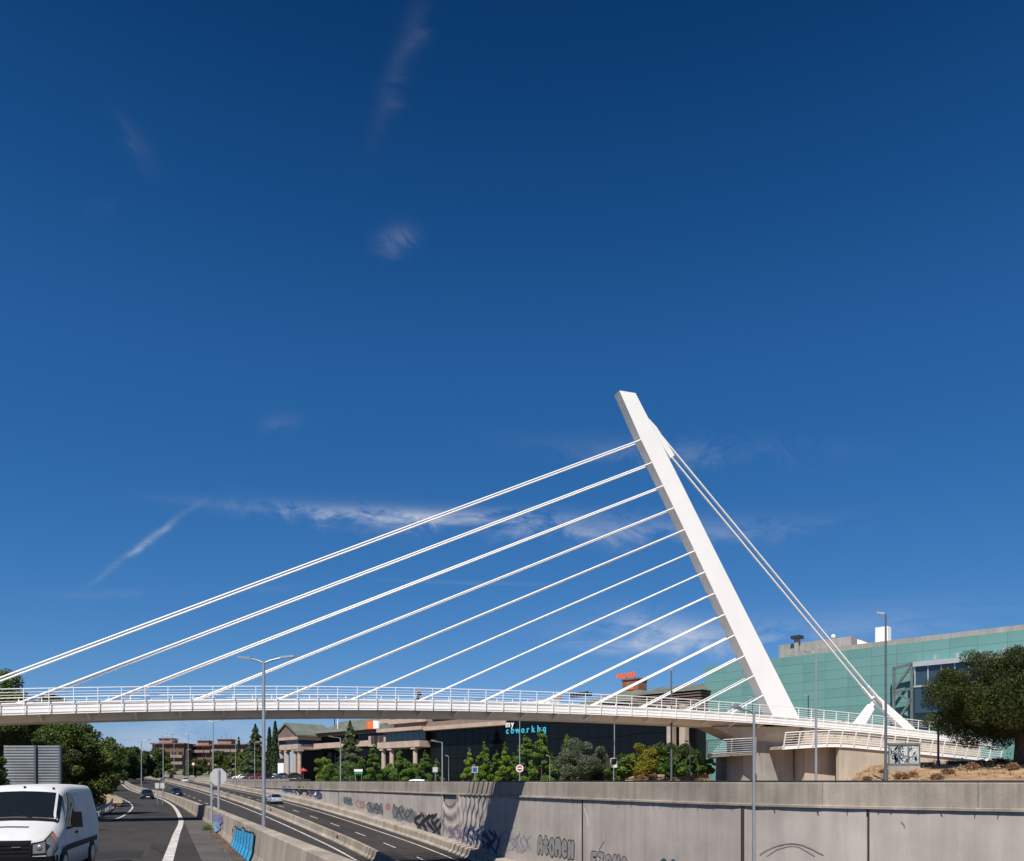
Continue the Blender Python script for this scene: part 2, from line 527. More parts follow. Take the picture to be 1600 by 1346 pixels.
def ribbon(pts, w, mb=None, lift=0.0):
    """ flat painted line through points lying on a surface """
    mb = mb or MB()
    L, Rr = [], []
    for i, p in enumerate(pts):
        d = pts[min(i + 1, len(pts) - 1)] - pts[max(i - 1, 0)]
        d = Vector((d.x, d.y, 0)).normalized(); r = Vector((d.y, -d.x, 0)) * w / 2
        L.append(p - r + Vector((0, 0, lift))); Rr.append(p + r + Vector((0, 0, lift)))
    V = [q for a in zip(L, Rr) for q in a]
    mb.add(V, [(2 * i, 2 * i + 1, 2 * i + 3, 2 * i + 2) for i in range(len(pts) - 1)])
    return mb
def mark(mb):
    return tag(mb.build('road_marking', M['line']), kind='structure')
# slip road: broad edge line on the right, gore line swinging away on the left
pts = []
for k in range(170):
    p, t, r = BP.at(bs(7) + k * 2.0); y = p.y; off = 1.4 + (53 - y) * 0.027 if y < 53 else max(0.75, 1.4 - (y - 53) * 0.018)
    pts.append(p - r * off + Vector((0, 0, 0.032)))
mark(ribbon(pts, 0.29))
gore = [hit(*q, ramp_z) for q in [(118, 1291), (150, 1285), (178, 1281), (192, 1276), (203, 1268), (207, 1262), (204, 1256), (195, 1250.5), (180, 1244), (166, 1238)]]
mark(ribbon(catmull([g + Vector((0, 0, 0.032)) for g in gore], 1.5), 0.16))
# lower road: edge lines and lane dashes
sW = lambda y: WP.s[min(range(len(WP.p)), key=lambda i: abs(WP.p[i].y - y))]
mark(strip(WP, -2.22, -2.05, 0.006, sW(30), sW(470)))
mark(strip(WP, -7.75, -7.58, 0.006, sW(30), sW(470)))
mark(strip(WP, -10.05, -9.85, 0.006, sW(30), sW(470)))
dash = [sW(34) + k * 9.0 for k in range(33)]
for s in dash:
    mark(strip(WP, -4.77, -4.62, 0.006, s, s + 3.4, 1.2))
for s in dash:
    if s > sW(85):
        mark(strip(WP, -13.6, -13.45, 0.006, s, s + 3.4, 1.2))

# ---------------------------------------------------------------- barriers
def jersey(path, off, s0, s1, name, label, h=0.85, w=0.30, foot=0.62, seg=None, material=None, lift=0.0):
    """ concrete barrier in cast lengths, each length a part """
    p0, _, r0 = path.at((s0 + s1) / 2)
    root = empty(name, Vector((p0.x, p0.y, p0.z)) + r0 * off)
    tag(root, label, 'barrier')
    prof = [(off - foot / 2, lift), (off + foot / 2, lift), (off + foot / 2, 0.08 + lift), (off + w / 2 + 0.06, 0.30 + lift), (off + w / 2, h - 0.02),
            (off + w / 2 - 0.02, h), (off - w / 2 + 0.02, h), (off - w / 2, h - 0.02), (off - w / 2 - 0.06, 0.30 + lift), (off - foot / 2, 0.08 + lift)]
    seg = seg or (s1 - s0)
    k = max(1, int(round((s1 - s0) / seg)))
    for i in range(k):
        a = s0 + (s1 - s0) * i / k; b = s0 + (s1 - s0) * (i + 1) / k
        sweep(path, prof, a, b - 0.03, 3.0).build('barrier_length', material or M['conc'], root)
    return root
med = jersey(WP, -8.5, sW(28), sW(330), 'median_barrier', 'long beige concrete median barrier between the two carriageways of the sunken road', 0.85, 0.26, 0.7, 12.0)
# low kerb-like wall at the foot of the retaining wall
kerb_root = empty('kerb_wall', WP.p[40]); tag(kerb_root, 'low beige concrete kerb wall running along the foot of the retaining wall', 'kerb')
for i in range(24):
    a = sW(31) + i * 10.0
    sweep(WP, [(-1.05, 0.0), (-0.02, 0.0), (-0.02, 0.86), (-0.72, 0.80), (-0.80, 0.72), (-0.86, 0.25), (-1.05, 0.08)], a, a + 9.97, 2.5).build('kerb_length', M['conc'], kerb_root)
# barrier on the edge of the slip road
near_b = jersey(BP, 0.20, bs(1), bs(54), 'edge_barrier', 'near concrete edge barrier with blue graffiti beside the slip road', 0.98, 0.34, 0.60, 60.0)
far_b = jersey(BP, 0.05, bs(54) + 0.4, bs(300), 'edge_barrier', 'far length of concrete edge barrier curving away beside the slip road', 0.92, 0.34, 0.60, 14.0)
# retaining face under the slip road's edge
mb = sweep(BP, [(0.02, -0.05), (0.42, -0.05), (0.42, -6.5), (0.02, -6.5)], bs(1), bs(190), 4)
tag(mb.build('slip_road_wall', M['conc_grey']), 'grey concrete retaining wall carrying the edge of the slip road', 'retaining wall')
# barrier on the far right of the sunken road where the wall ends
far_r = jersey(WP, 0.25, sW(186), sW(420), 'roadside_barrier', 'distant low concrete barrier on the outer side of the curving road', 1.15, 0.4, 0.6, 16.0)

# repairs, stains and cracks in the asphalt
M['patch'] = mat('asphalt_patch', (0.034, 0.032, 0.0315), 0.92, 0.25, 0.8, bump=0.3, bscale=30, spec=0.15)
M['crack'] = mat('crack_sealer', (0.016, 0.015, 0.015), 0.7, spec=0.2)
M['worn'] = mat('worn_asphalt', (0.047, 0.0435, 0.042), 0.9, 0.3, 0.3, bump=0.3, bscale=25, dark=(0.033, 0.031, 0.030), spec=0.2, detail=10)
for y, o0, o1, L_p in ((25.5, -4.8, -2.9, 3.2), (61, -3.9, -2.0, 7.0), (36, -7.6, -5.9, 5.0)):
    tag(strip(BP, o0, o1, 0.0245, bs(y), bs(y) + L_p, 1.0).build('repair_patch', M['patch']), kind='structure')
for y, o0, o1, L_p in ((64, -6.9, -5.6, 9.0), (92, -4.1, -2.6, 14.0), (76, -15.5, -13.9, 10.0), (112, -6.8, -5.4, 16.0)):
    tag(strip(WP, o0, o1, 0.004, sW(y), sW(y) + L_p, 1.5).build('repair_patch', M['patch']), kind='structure')
for o0, o1 in ((-3.55, -2.75), (-5.1, -4.35)):
    tag(strip(BP, o0, o1, 0.0225, bs(9), bs(120), 2.0).build('worn_track', M['worn']), kind='structure')
for o0, o1 in ((-3.05, -2.5), (-4.35, -3.8), (-5.75, -5.1), (-7.1, -6.5), (-11.2, -10.6), (-12.8, -12.2)):
    tag(strip(WP, o0, o1, 0.003, sW(34), sW(240), 3.0).build('worn_track', M['worn']), kind='structure')
rnd = random.Random(21)
for k in range(3):
    y = 24 + k * 11.3; o = -rnd.uniform(1.2, 7.0); pts = []
    for j in range(12):
        i = sB(y + j * 0.35)
        p, t, r = BP.at(bs(y) + j * 0.45)
        pts.append(p + r * (o + 0.06 * math.sin(j * 0.9 + k) + rnd.uniform(-0.07, 0.07) + (0.12 * j if k % 2 else -0.05 * j)) + Vector((0, 0, 0.028)))
    tag(ribbon(pts, 0.022).build('crack', M['crack']), kind='structure')

# ================================================================ retaining wall with fabric facing and graffiti
ZT = -0.06                                   # top of the parapet
wall = empty('retaining_wall', WP.at(sW(60))[0])
tag(wall, 'long retaining wall of the sunken road, concrete parapet over pale graffiti-covered facing', 'retaining wall')
s_near, s_far = 18.0, sW(187)
def wz(p): return p.z + 0.5
sweep(WP, [(0.02, lambda p: p.z - 0.5), (0.5, lambda p: p.z - 0.5), (0.5, lambda p: -1.15), (0.02, lambda p: -1.15)], s_near, s_far, 3).build('backing', M['conc_grey'], wall)
k = int((s_far - s_near) / 6.0)
for i in range(k):
    a = s_near + (s_far - s_near) * i / k; b = s_near + (s_far - s_near) * (i + 1) / k
    sweep(WP, [(-0.06, lambda p: -1.06), (0.42, lambda p: -1.06), (0.42, lambda p: ZT), (-0.02, lambda p: ZT), (-0.05, lambda p: ZT - 0.03)], a, b - 0.02, 1.5).build('parapet_block', M['conc_wall'], wall)
sweep(WP, [(-0.20, lambda p: -1.20), (0.3, lambda p: -1.20), (0.3, lambda p: -1.065), (-0.14, lambda p: -1.065), (-0.20, lambda p: -1.10)], s_near, s_far, 1.5).build('ledge', M['conc_wall'], wall)
sweep(WP, [(0.04, lambda p: ZT + 0.003), (0.20, lambda p: ZT + 0.003), (0.20, lambda p: 0.035), (0.04, lambda p: 0.035)], s_near, s_far, 1.5).build('cap_rail', M['steel_dark'], wall)

def wall_pos(s, z, off):
    p, t, r = WP.at(s)
    return Vector((p.x, p.y, 0)) + r * off + Vector((0, 0, z))
def wall_sz(px, py):
    s = WP.s_at_px(px)
    p, _, _ = WP.at(s)
    return s, -(py - HY) / F * p.y
bounds = [18.0] + [WP.s_at_px(x) for x in (1357, 1163, 912, 695, 530, 484)] + [sW(150), sW(186)]
def face_o(s, z):
    """ how far the facing stands out from the wall line at a point: flat panels ripple, the loose panel hangs in folds """
    bi = max([i for i in range(len(bounds) - 1) if bounds[i] <= s] or [0])
    p, t, r = WP.at(s)
    top, zb = -1.22, p.z + 0.83
    f = max(0.0, min(1.0, (top - z) / max(0.1, top - zb)))
    o = -0.07
    if bi == 3:
        x = bounds[4] - 0.02 - s
        fold = max(0.0, min(1.0, (12.0 - x) / 2.5)) * max(0.0, min(1.0, (x - 2.2) / 1.6))
        yy = top - z
        if x < 4.2:
            q = max(0.0, 1 - ((x - 1.75) / 2.4) ** 2)
            phi = yy - 1.6 * q * math.exp(-yy * 0.10)
            o -= 0.11 * math.exp(-max(0, yy - 1.0) * 0.55) * (0.25 + 0.75 * q) * (1 + math.sin(phi * 4.4 - 0.9)) + 0.16 * (1 - f) ** 1.5 * q
        xs_ = x + 0.16 * (z - top)
        o -= fold * 0.045 * (1 + math.sin(xs_ * 7.4 + 0.7 * math.sin(xs_ * 1.7))) * (0.5 + 0.5 * (1 - f))
    else:
        o -= 0.005 * (1 + math.sin(s * 2.1 + bi)) * (1 - f) + 0.009 * (1 + mnoise.noise(Vector((s * 0.7, z * 0.5, bi))))
    return o
for bi in range(len(bounds) - 1):
    a, b = bounds[bi], bounds[bi + 1]
    gap = 0.10 if bi in (1, 2) else 0.02
    a2, b2 = a + gap, b - gap
    draped = (bi == 3)
    nu = int((b2 - a2) / (0.10 if draped else 0.45)); nv = 60 if draped else 10
    V = []
    Lp = b2 - a2
    for i in range(nu + 1):
        s = a2 + Lp * i / nu
        p, t, r = WP.at(s)
        zb = p.z + 0.83
        x = b2 - s                                     # metres from the far (left in view) end
        sag = 1.05 * max(0.0, 1 - ((x - 1.75) / 1.75) ** 2) ** 0.8 if draped and x < 3.5 else 0.0
        for j in range(nv + 1):
            z = -1.22 - sag + (zb + 1.22 + sag) * j / nv
            V.append(Vector((p.x, p.y, 0)) + r * face_o(min(max(s, a + 0.001), b - 0.001), z) + Vector((0, 0, z)))
    fs = [(i * (nv + 1) + j, i * (nv + 1) + j + 1, (i + 1) * (nv + 1) + j + 1, (i + 1) * (nv + 1) + j) for i in range(nu) for j in range(nv)]
    o = MB().add(V, fs, True).build('facing_panel', M['fabric'], wall)
    if draped: o['label'] = 'facing panel that has come loose and hangs in folds'
# open dark joint, rusty joint lines
for x, w, m in ((1163, 0.16, 'fabric_dark'), (1357, 0.05, 'fabric_dark'), (912, 0.035, 'fabric_dark'), (695, 0.05, 'fabric_dark'), (530, 0.08, 'fabric_dark')):
    s = WP.s_at_px(x)
    mb = MB(); zb = WP.at(s)[0].z + 0.8
    P = [wall_pos(s + dx, z, o) for dx in (-w / 2, w / 2) for z in (zb, -1.21) for o in (-0.125, -0.02)]
    mb.hexa([P[0], P[4], P[5], P[1]], [P[2], P[6], P[7], P[3]])
    mb.build('joint_strip', M[m], wall)
mb = MB()
s = 20.0
while s < sW(80):
    zb = -1.205
    dd = random.uniform(0.06, 0.22)
    mb.beam(wall_pos(s, zb, -0.16), wall_pos(s + random.uniform(-0.08, 0.03), zb - dd, -0.17), 0.035, 0.02)
    s += random.uniform(0.45, 1.5)
tag(mb.build('fixing_hooks', M['fabric_dark'], wall), kind='stuff')

# ---------------------------------------------------------------- graffiti: flat paint laid 1-2 cm proud of the facing
def paint(name, col, rough=0.75):
    return mat('paint_' + name, col, rough, 0.25, 3.0)
PA = {k: paint(k, v) for k, v in dict(black=(0.012, 0.012, 0.014), chrome=(0.27, 0.26, 0.26), ash=(0.19, 0.19, 0.195), pale=(0.36, 0.35, 0.34), green=(0.06, 0.16, 0.05),
      blue=(0.03, 0.33, 0.62), lilac=(0.22, 0.20, 0.27), sky=(0.12, 0.36, 0.50), pink=(0.38, 0.20, 0.19), navy=(0.03, 0.06, 0.14), teal=(0.045, 0.075, 0.085),
      yellow=(0.62, 0.34, 0.05), violet=(0.17, 0.17, 0.46), orange=(0.85, 0.16, 0.04), cyan=(0.05, 0.55, 0.75), white=(0.8, 0.8, 0.8)).items()}
def text_mesh(txt, offset=0.0, extrude=0.0, res=3):
    cu = bpy.data.curves.new('lettering', 'FONT')
    cu.body = txt; cu.space_character = 1.12; cu.offset = offset; cu.extrude = extrude; cu.resolution_u = res
    ob = bpy.data.objects.new('lettering', cu)
    COL.objects.link(ob)
    dg = bpy.context.evaluated_depsgraph_get()
    ev = ob.evaluated_get(dg)
    me = ev.to_mesh()
    V = [v.co.copy() for v in me.vertices]; Fc = [tuple(p.vertices) for p in me.polygons]
    ev.to_mesh_clear()
    bpy.data.objects.remove(ob, do_unlink=True); bpy.data.curves.remove(cu)
    return V, Fc
def on_wall(s, z, off):
    """ a point on the paint film: off counts from the flat facing at -0.10 """
    return wall_pos(s, z, face_o(s, z) + off + 0.098)
def wall_text(txt, px0, px1, py_top0, py_bot0, py_top1, py_bot1, layers, parent, wob=0.0):
    """ bubble letters between two image columns of the wall, one mesh a layer (offset, paint) """
    s0, zt0 = wall_sz(px0, py_top0); _, zb0 = wall_sz(px0, py_bot0)
    s1, zt1 = wall_sz(px1, py_top1); _, zb1 = wall_sz(px1, py_bot1)
    V0, _ = text_mesh(txt)
    mx = max(v.x for v in V0); mn = min(v.x for v in V0); my = max(v.y for v in V0); ny = min(v.y for v in V0)
    for li, (off, m) in enumerate(layers):
        V, Fc = text_mesh(txt, off)
        out = []
        for v in V:
            f = (v.x - mn) / (mx - mn); g = (v.y - ny) / (my - ny)
            g += wob * math.sin(f * 13)
            s = s0 + (s1 - s0) * f
            z = (zb0 + (zb1 - zb0) * f) + ((zt0 + (zt1 - zt0) * f) - (zb0 + (zb1 - zb0) * f)) * g
            out.append(on_wall(s, z, -0.175 - 0.012 * li))
        MB().add(out, Fc).build('graffiti_lettering', m, parent)
GLY = {'A': [[(.05, 0), (.12, .62), (.32, .95), (.5, 1), (.68, .95), (.88, .62), (.95, 0)], [(.15, .38), (.85, .38)]],
       't': [[(.45, 1), (.45, .2), (.6, .03), (.85, .08)], [(.1, .7), (.85, .7)]],
       'O': [[(.5, 1), (.2, .88), (.06, .5), (.2, .12), (.5, 0), (.8, .12), (.94, .5), (.8, .88), (.5, 1)]],
       'M': [[(.04, 0), (.1, .9), (.3, .98), (.5, .5), (.7, .98), (.9, .9), (.96, 0)]],
       'e': [[(.12, .5), (.85, .52), (.8, .82), (.5, .95), (.2, .82), (.08, .48), (.2, .12), (.5, 0), (.85, .1)]],
       'N': [[(.06, 0), (.1, .95), (.3, .98), (.72, .05), (.9, .05), (.94, 1)]],
       'E': [[(.9, .97), (.2, .97), (.1, .8), (.1, .15), (.2, .02), (.9, .02)], [(.1, .5), (.75, .5)]],
       'Z': [[(.1, .97), (.9, .97), (.1, .03), (.92, .03)]]}
def wall_bubble(txt, px0, px1, pys, halo, line, fill):
    """ fat bubble letters sprayed with a round nozzle; halo, outline and fill are layers """
    (t0, b0), (t1, b1) = pys
    s0, zt0 = wall_sz(px0, t0); _, zb0 = wall_sz(px0, b0)
    s1, zt1 = wall_sz(px1, t1); _, zb1 = wall_sz(px1, b1)
    n = len(txt); Ltot = s1 - s0
    for li, ch in enumerate(txt):
        for ki, (rad, m) in enumerate(((0.255, halo), (0.23, line), (0.17, fill))):
            mb = MB(); dep = -0.106 - 0.006 * ki - 0.0012 * li; cnt = 0
            H = abs(zt0 - zb0)
            def at_(x, y, dx, dz, k):
                f = (li + 0.16 + 0.68 * x) / n + dx / Ltot
                g = y + 0.05 * math.sin(li * 2.3)
                zb = zb0 + (zb1 - zb0) * f; zt2 = zt0 + (zt1 - zt0) * f
                return on_wall(s0 + Ltot * f, zb + (zt2 - zb) * g + dz, dep - 0.00006 * k)
            r = rad * H
            for st_ in GLY[ch]:
                for j, (x, y) in enumerate(st_):
                    cnt += 1
                    mb.add([at_(x, y, r * 0.85 * math.cos(q * math.pi / 6), r * math.sin(q * math.pi / 6), cnt) for q in range(12)], (tuple(range(12)),))
                    if j:
                        x0, y0 = st_[j - 1]
                        ds = (x - x0) * 0.68 / n * Ltot; dz = (y - y0) * H
                        ln = math.hypot(ds, dz) + 1e-6; ns, nz = -dz / ln * r * 0.9, ds / ln * r
                        cnt += 1
                        mb.add([at_(x0, y0, ns, nz, cnt), at_(x, y, ns, nz, cnt), at_(x, y, -ns, -nz, cnt), at_(x0, y0, -ns, -nz, cnt)], ((0, 1, 2, 3),))
            mb.build('graffiti_lettering', m, wall)
wall_bubble('AtOMeN', 841, 899, ((1309, 1331), (1317, 1339)), PA['green'], PA['black'], PA['chrome'])
wall_bubble('EZONe', 924, 984, ((1333, 1354), (1343, 1366)), PA['pink'], PA['black'], PA['chrome'])
wall_bubble('Oe', 1032, 1062, ((1346, 1368), (1348, 1372)), PA['sky'], PA['black'], PA['teal'])
def scribble(px0, px1, py0, py1, seed, fill, line, n=7, fat=0.1, tilt=0.0, curl=1.0, fade=1.0):
    """ an illegible tag: a ragged fill and looping strokes over it """
    rnd = random.Random(seed)
    sA, zA = wall_sz(px0, py0[1]); _, zA1 = wall_sz(px0, py0[0])
    sB_, zB = wall_sz(px1, py1[1]); _, zB1 = wall_sz(px1, py1[0])
    def uv(u, v, off):
        return on_wall(sA + (sB_ - sA) * u, (zA + (zB - zA) * u) * (1 - v) + (zA1 + (zB1 - zA1) * u) * v, off)
    if fill:
        N = 26; top, bot = [], []
        for i in range(N + 1):
            u = i / N
            top.append(uv(u, 0.93 + 0.10 * math.sin(u * 17 + seed) + rnd.uniform(-0.04, 0.04), -0.106))
            bot.append(uv(u, 0.06 + 0.07 * math.sin(u * 13 + seed * 2) + rnd.uniform(-0.04, 0.04), -0.106))
        MB().add(bot + top, [(i, i + 1, N + 2 + i, N + 1 + i) for i in range(N)]).build('graffiti_fill', fill, wall)
    mb = MB()
    L = abs(sB_ - sA); H = abs(zA1 - zA)
    for i in range(n):
        u0 = (i + 0.5) / n
        pts = []
        kx, ph, w = rnd.uniform(0.5, 1.1) / n * curl, rnd.uniform(0, 6.28), rnd.uniform(0.7, 1.6)
        v0, v1 = rnd.uniform(-0.02, 0.18), rnd.uniform(0.75, 1.04)
        for j in range(15):
            f = j / 14
            v = v0 + (v1 - v0) * f
            u = u0 + kx * math.sin(f * 5.2 * w + ph) + tilt * (v - 0.5) / n
            pts.append((u, v))
        for j in range(len(pts) - 1):
            (a, b), (c, d) = pts[j], pts[j + 1]
            du, dv = (c - a) * L, (d - b) * H
            ln = math.hypot(du, dv) + 1e-6
            wd = fat * (0.6 + 0.8 * math.sin(math.pi * (j + 0.7) / 15))
            nu_, nv_ = -dv / ln * wd / L / 2, du / ln * wd / H / 2
            mb.quad(uv(a - nu_, b - nv_, -0.112), uv(c - nu_, d - nv_, -0.112), uv(c + nu_, d + nv_, -0.112), uv(a + nu_, b + nv_, -0.112))
    mb.build('graffiti_strokes', line, wall)
scribble(652, 693, (1269, 1301), (1274, 1310), 3, PA['ash'], PA['black'], 8, 0.30, 0.2, 1.2)
scribble(615, 652, (1256, 1281), (1266, 1288), 7, PA['ash'], PA['teal'], 11, 0.13, 0.0, 1.0)
scribble(576, 599, (1253, 1270), (1256, 1275), 11, PA['ash'], PA['teal'], 9, 0.16, 0.4, 1.1)
scribble(559, 571, (1249, 1263), (1250, 1265), 15, PA['pale'], PA['pink'], 4, 0.16, 0, 1.2)
scribble(538, 551, (1244, 1257), (1246, 1260), 19, PA['ash'], PA['teal'], 7, 0.16, 0, 1.0)
scribble(604, 611, (1256, 1266), (1256, 1267), 23, PA['pink'], PA['pink'], 2, 0.2)
scribble(706, 728, (1285, 1312), (1288, 1320), 27, None, PA['lilac'], 6, 0.22, 0.4, 1.6)
scribble(728, 762, (1286, 1318), (1290, 1328), 31, None, PA['navy'], 8, 0.24, 0.4, 1.5)
scribble(764, 782, (1296, 1334), (1298, 1338), 35, None, PA['navy'], 5, 0.22, 0.0, 1.5)
scribble(784, 830, (1296, 1332), (1302, 1334), 39, PA['pale'], PA['lilac'], 10, 0.09, 0.4, 1.1)
scribble(486, 502, (1231, 1246), (1232, 1250), 43, PA['ash'], PA['navy'], 6, 0.32, 0, 1.2)
scribble(462, 480, (1229, 1241), (1230, 1244), 47, None, PA['black'], 5, 0.3, 0, 1.2)
scribble(444, 458, (1229, 1238), (1229, 1240), 51, PA['pale'], PA['navy'], 5, 0.3, 0, 1.2)
def wall_stroke(pxs, w, m):
    pts = [wall_sz(*q) for q in pxs]
    mb = MB()
    for (a, b), (c, d) in zip(pts[:-1], pts[1:]):
        ln = math.hypot(c - a, d - b); nx_, nz_ = -(d - b) / ln * w / 2, (c - a) / ln * w / 2
        mb.quad(wall_pos(a - nx_, b - nz_, -0.106), wall_pos(c - nx_, d - nz_, -0.106), wall_pos(c + nx_, d + nz_, -0.106), wall_pos(a + nx_, b + nz_, -0.106))
    mb.build('scratch', m, wall)
PA['scuff'] = paint('scuff', (0.24, 0.21, 0.19))
wall_stroke([(1188 + 100 * i / 12, 1336 - 18 * math.sin(math.pi * i / 12)) for i in range(13)], 0.05, PA['scuff'])
wall_stroke([(1200 + 76 * i / 12, 1338 - 16 * math.sin(math.pi * i / 12)) for i in range(13)], 0.03, PA['scuff'])
wall_stroke([(946, 1314), (938, 1328)], 0.06, PA['scuff'])
wall_stroke([(1410, 1284), (1412, 1290), (1415, 1294)], 0.05, PA['scuff'])
wall_stroke([(914, 1262), (919, 1276), (922, 1290)], 0.05, PA['white'])

# ---------------------------------------------------------------- graffiti on the near barrier
def bar_pos(s, z, off=-0.30):
    p, t, r = BP.at(s)
    lean = (0.13 * (1 - min(1, max(0, z) / 0.3))) if z < 0.3 else 0
    return Vector((p.x, p.y, p.z)) + r * (0.20 - 0.17 - 0.028 - 0.06 * max(0, 1 - abs(z - 0.3) / 0.7) - lean) + Vector((0, 0, z))
def bar_patch(name, s0, s1, outline, m, lift=0.0):
    """ closed outline [(u, z)] filled as a fan on the barrier's face """
    pts = [bar_pos(s0 + (s1 - s0) * u, z) for u, z in outline]
    p, t, r = BP.at(s0)
    pts = [q - r * lift for q in pts]
    c = sum(pts, Vector()) / len(pts)
    MB().add([c] + pts, [(0, 1 + i, 1 + (i + 1) % len(pts)) for i in range(len(pts))]).build(name, m, near_b)
def bar_strip(name, s0, s1, w, z0, z1, m, lift, lean=0.0):
    mb = MB(); n = 6; L = []
    r = BP.at(s0)[2]
    for j in range(n + 1):
        z = z0 + (z1 - z0) * j / n
        ds = lean * j / n + 0.03 * math.sin(j * 1.9 + s0)
        L += [bar_pos(s0 + ds - w / 2, z) - r * lift, bar_pos(s0 + ds + w / 2, z) - r * lift]
    mb.add(L, [(2 * j, 2 * j + 1, 2 * j + 3, 2 * j + 2) for j in range(n)])
    mb.build(name, m, near_b)
def bar_s(px):
    best = min((abs(CX + F * BP.at(s * 0.1)[0].x / BP.at(s * 0.1)[0].y - px), s * 0.1) for s in range(int(bs(10) * 10), int(bs(54) * 10)))
    return best[1]
sa, sb_ = bar_s(398), bar_s(368)
rnd = random.Random(5)
wd = (sb_ - sa)
for i in range(7):
    s = sa + wd * (i + 0.5) / 7
    zt = 0.90 - 0.10 * rnd.random() - 0.10 * (i / 6)
    bar_strip('graffiti_strokes', s, s, wd / 7 * 1.22, 0.10 + 0.05 * rnd.random(), zt + 0.02, PA['black'], 0.008, -0.1)
    bar_strip('graffiti_fill', s, s, wd / 7 * 0.82, 0.06, zt - 0.03, PA['blue'], 0.016, -0.1)
sa, sb_ = bar_s(350), bar_s(334)
for m, sc, dz, lf in ((PA['violet'], 1.0, 0.0, 0.008), (PA['sky'], 0.62, -0.22, 0.016), (PA['lilac'], 0.5, 0.12, 0.020)):
    out = []
    for i in range(22):
        a = 2 * math.pi * i / 22
        k_ = sc * (0.42 + 0.09 * math.sin(3 * a + 1) + 0.05 * math.sin(7 * a))
        out.append((0.5 + k_ * math.cos(a), min(0.93, max(0.02, 0.54 + dz + k_ * 0.9 * math.sin(a)))))
    bar_patch('graffiti_fill', sa, sb_, out, m, lf)
s = bar_s(364); bar_patch('graffiti_fill', s - 0.3, s + 0.3, [(0.5 + 0.4 * math.cos(i), 0.60 + 0.10 * math.sin(i)) for i in range(6)], PA['yellow'], 0.008)

# black tags on the median's near face
for px, py0, py1, w in ((424, 1276, 1286, 1.0), (529, 1327, 1338, 0.95), (354, 1247, 1252, 1.1)):
    best = min((abs(CX + F * (lambda q: q.x / q.y)(WP.at(sW(40) + k * 0.25)[0] - WP.at(sW(40) + k * 0.25)[2] * 8.68) - px), k) for k in range(600))[1]
    s = sW(40) + best * 0.25
    rnd = random.Random(px); mb = MB()
    for i in range(7):
        a, b = s + rnd.uniform(-w, w) / 2, rnd.uniform(0.34, 0.55)
        c, d = a + rnd.uniform(-0.35, 0.35), b + rnd.uniform(0.08, 0.22)
        for (u0, v0), (u1, v1) in (((a, b), (c, d)),):
            p0, t0, r0 = WP.at(u0); p1, t1, r1 = WP.at(u1)
            A = p0 - r0 * (8.5 + 0.205) + Vector((0, 0, v0)); B_ = p1 - r1 * (8.5 + 0.205) + Vector((0, 0, v1))
            mb.quad(A, B_, B_ + Vector((0, 0, 0.09)), A + Vector((0, 0, 0.09)))
            mb.quad(A + t0 * 0.04, A + t0 * 0.16, A + t0 * 0.16 + Vector((0, 0, 0.2)), A + t0 * 0.04 + Vector((0, 0, 0.2)))
    mb.build('median_tag', PA['black'], med)

# ================================================================ cable-stayed footbridge
TH = math.atan(0.368)
BT = Vector((math.cos(TH), math.sin(TH), 0)); BN = Vector((-math.sin(TH), math.cos(TH), 0))
YC = 58.45
def zt(s):
    X = s * BT.x + 0.79
    return 5.55 - 0.0011 * (X - 3) ** 2
def C(s, o, z):
    return Vector((0, YC, 0)) + BT * s + BN * o + Vector((0, 0, z))
def D_(s, o, dz): return C(s, o, zt(s) + dz)
def on_plane(px, py, o):
    u = (px - CX) / F
    Y = (YC + o / math.cos(TH)) / (1 - math.tan(TH) * u)
    return Vector((u * Y, Y, -(py - HY) / F * Y))
def s_of(px, o=0.0):
    return (on_plane(px, HY, o) - Vector((0, YC, 0))).dot(BT)
S0, S1 = -56.0, 45.0
bridge = empty('cable_stayed_footbridge', C(22, 0, -1.2))
tag(bridge, 'white cable-stayed footbridge with a leaning pylon crossing the sunken road', 'footbridge')
def deck_sweep(prof, s0, s1, step=2.0, closed=True, smooth=False):
    mb = MB(); n = max(1, int((s1 - s0) / step)); k = len(prof); V = []
    for i in range(n + 1):
        s = s0 + (s1 - s0) * i / n
        V += [D_(s, o, z) for o, z in prof]
    fs = [(i * k + j, i * k + (j + 1) % k, (i + 1) * k + (j + 1) % k, (i + 1) * k + j) for i in range(n) for j in range(k if closed else k - 1)]
    mb.add(V, fs, smooth)
    if closed: mb.add(V[:k], (tuple(range(k - 1, -1, -1)),)); mb.add(V[-k:], (tuple(range(k)),))
    return mb
deck_sweep([(-2.10, -0.62), (2.10, -0.62), (2.10, -0.50), (-2.10, -0.50)], S0, S1).build('deck_slab', M['conc_grey'], bridge)
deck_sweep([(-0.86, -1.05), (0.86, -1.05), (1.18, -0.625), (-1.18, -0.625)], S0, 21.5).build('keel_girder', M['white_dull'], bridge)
for sg in (-1, 1):
    fa = deck_sweep([(sg * 2.12, -0.70), (sg * 2.30, -0.70), (sg * 2.30, -0.09), (sg * 2.12, -0.09)][::sg], S0, S1).build('edge_beam', M['white'], bridge)
    deck_sweep([(sg * 2.06, -0.087), (sg * 2.37, -0.087), (sg * 2.37, 0.0), (sg * 2.06, 0.0)][::sg], S0, S1).build('beam_lip', M['white'], fa)
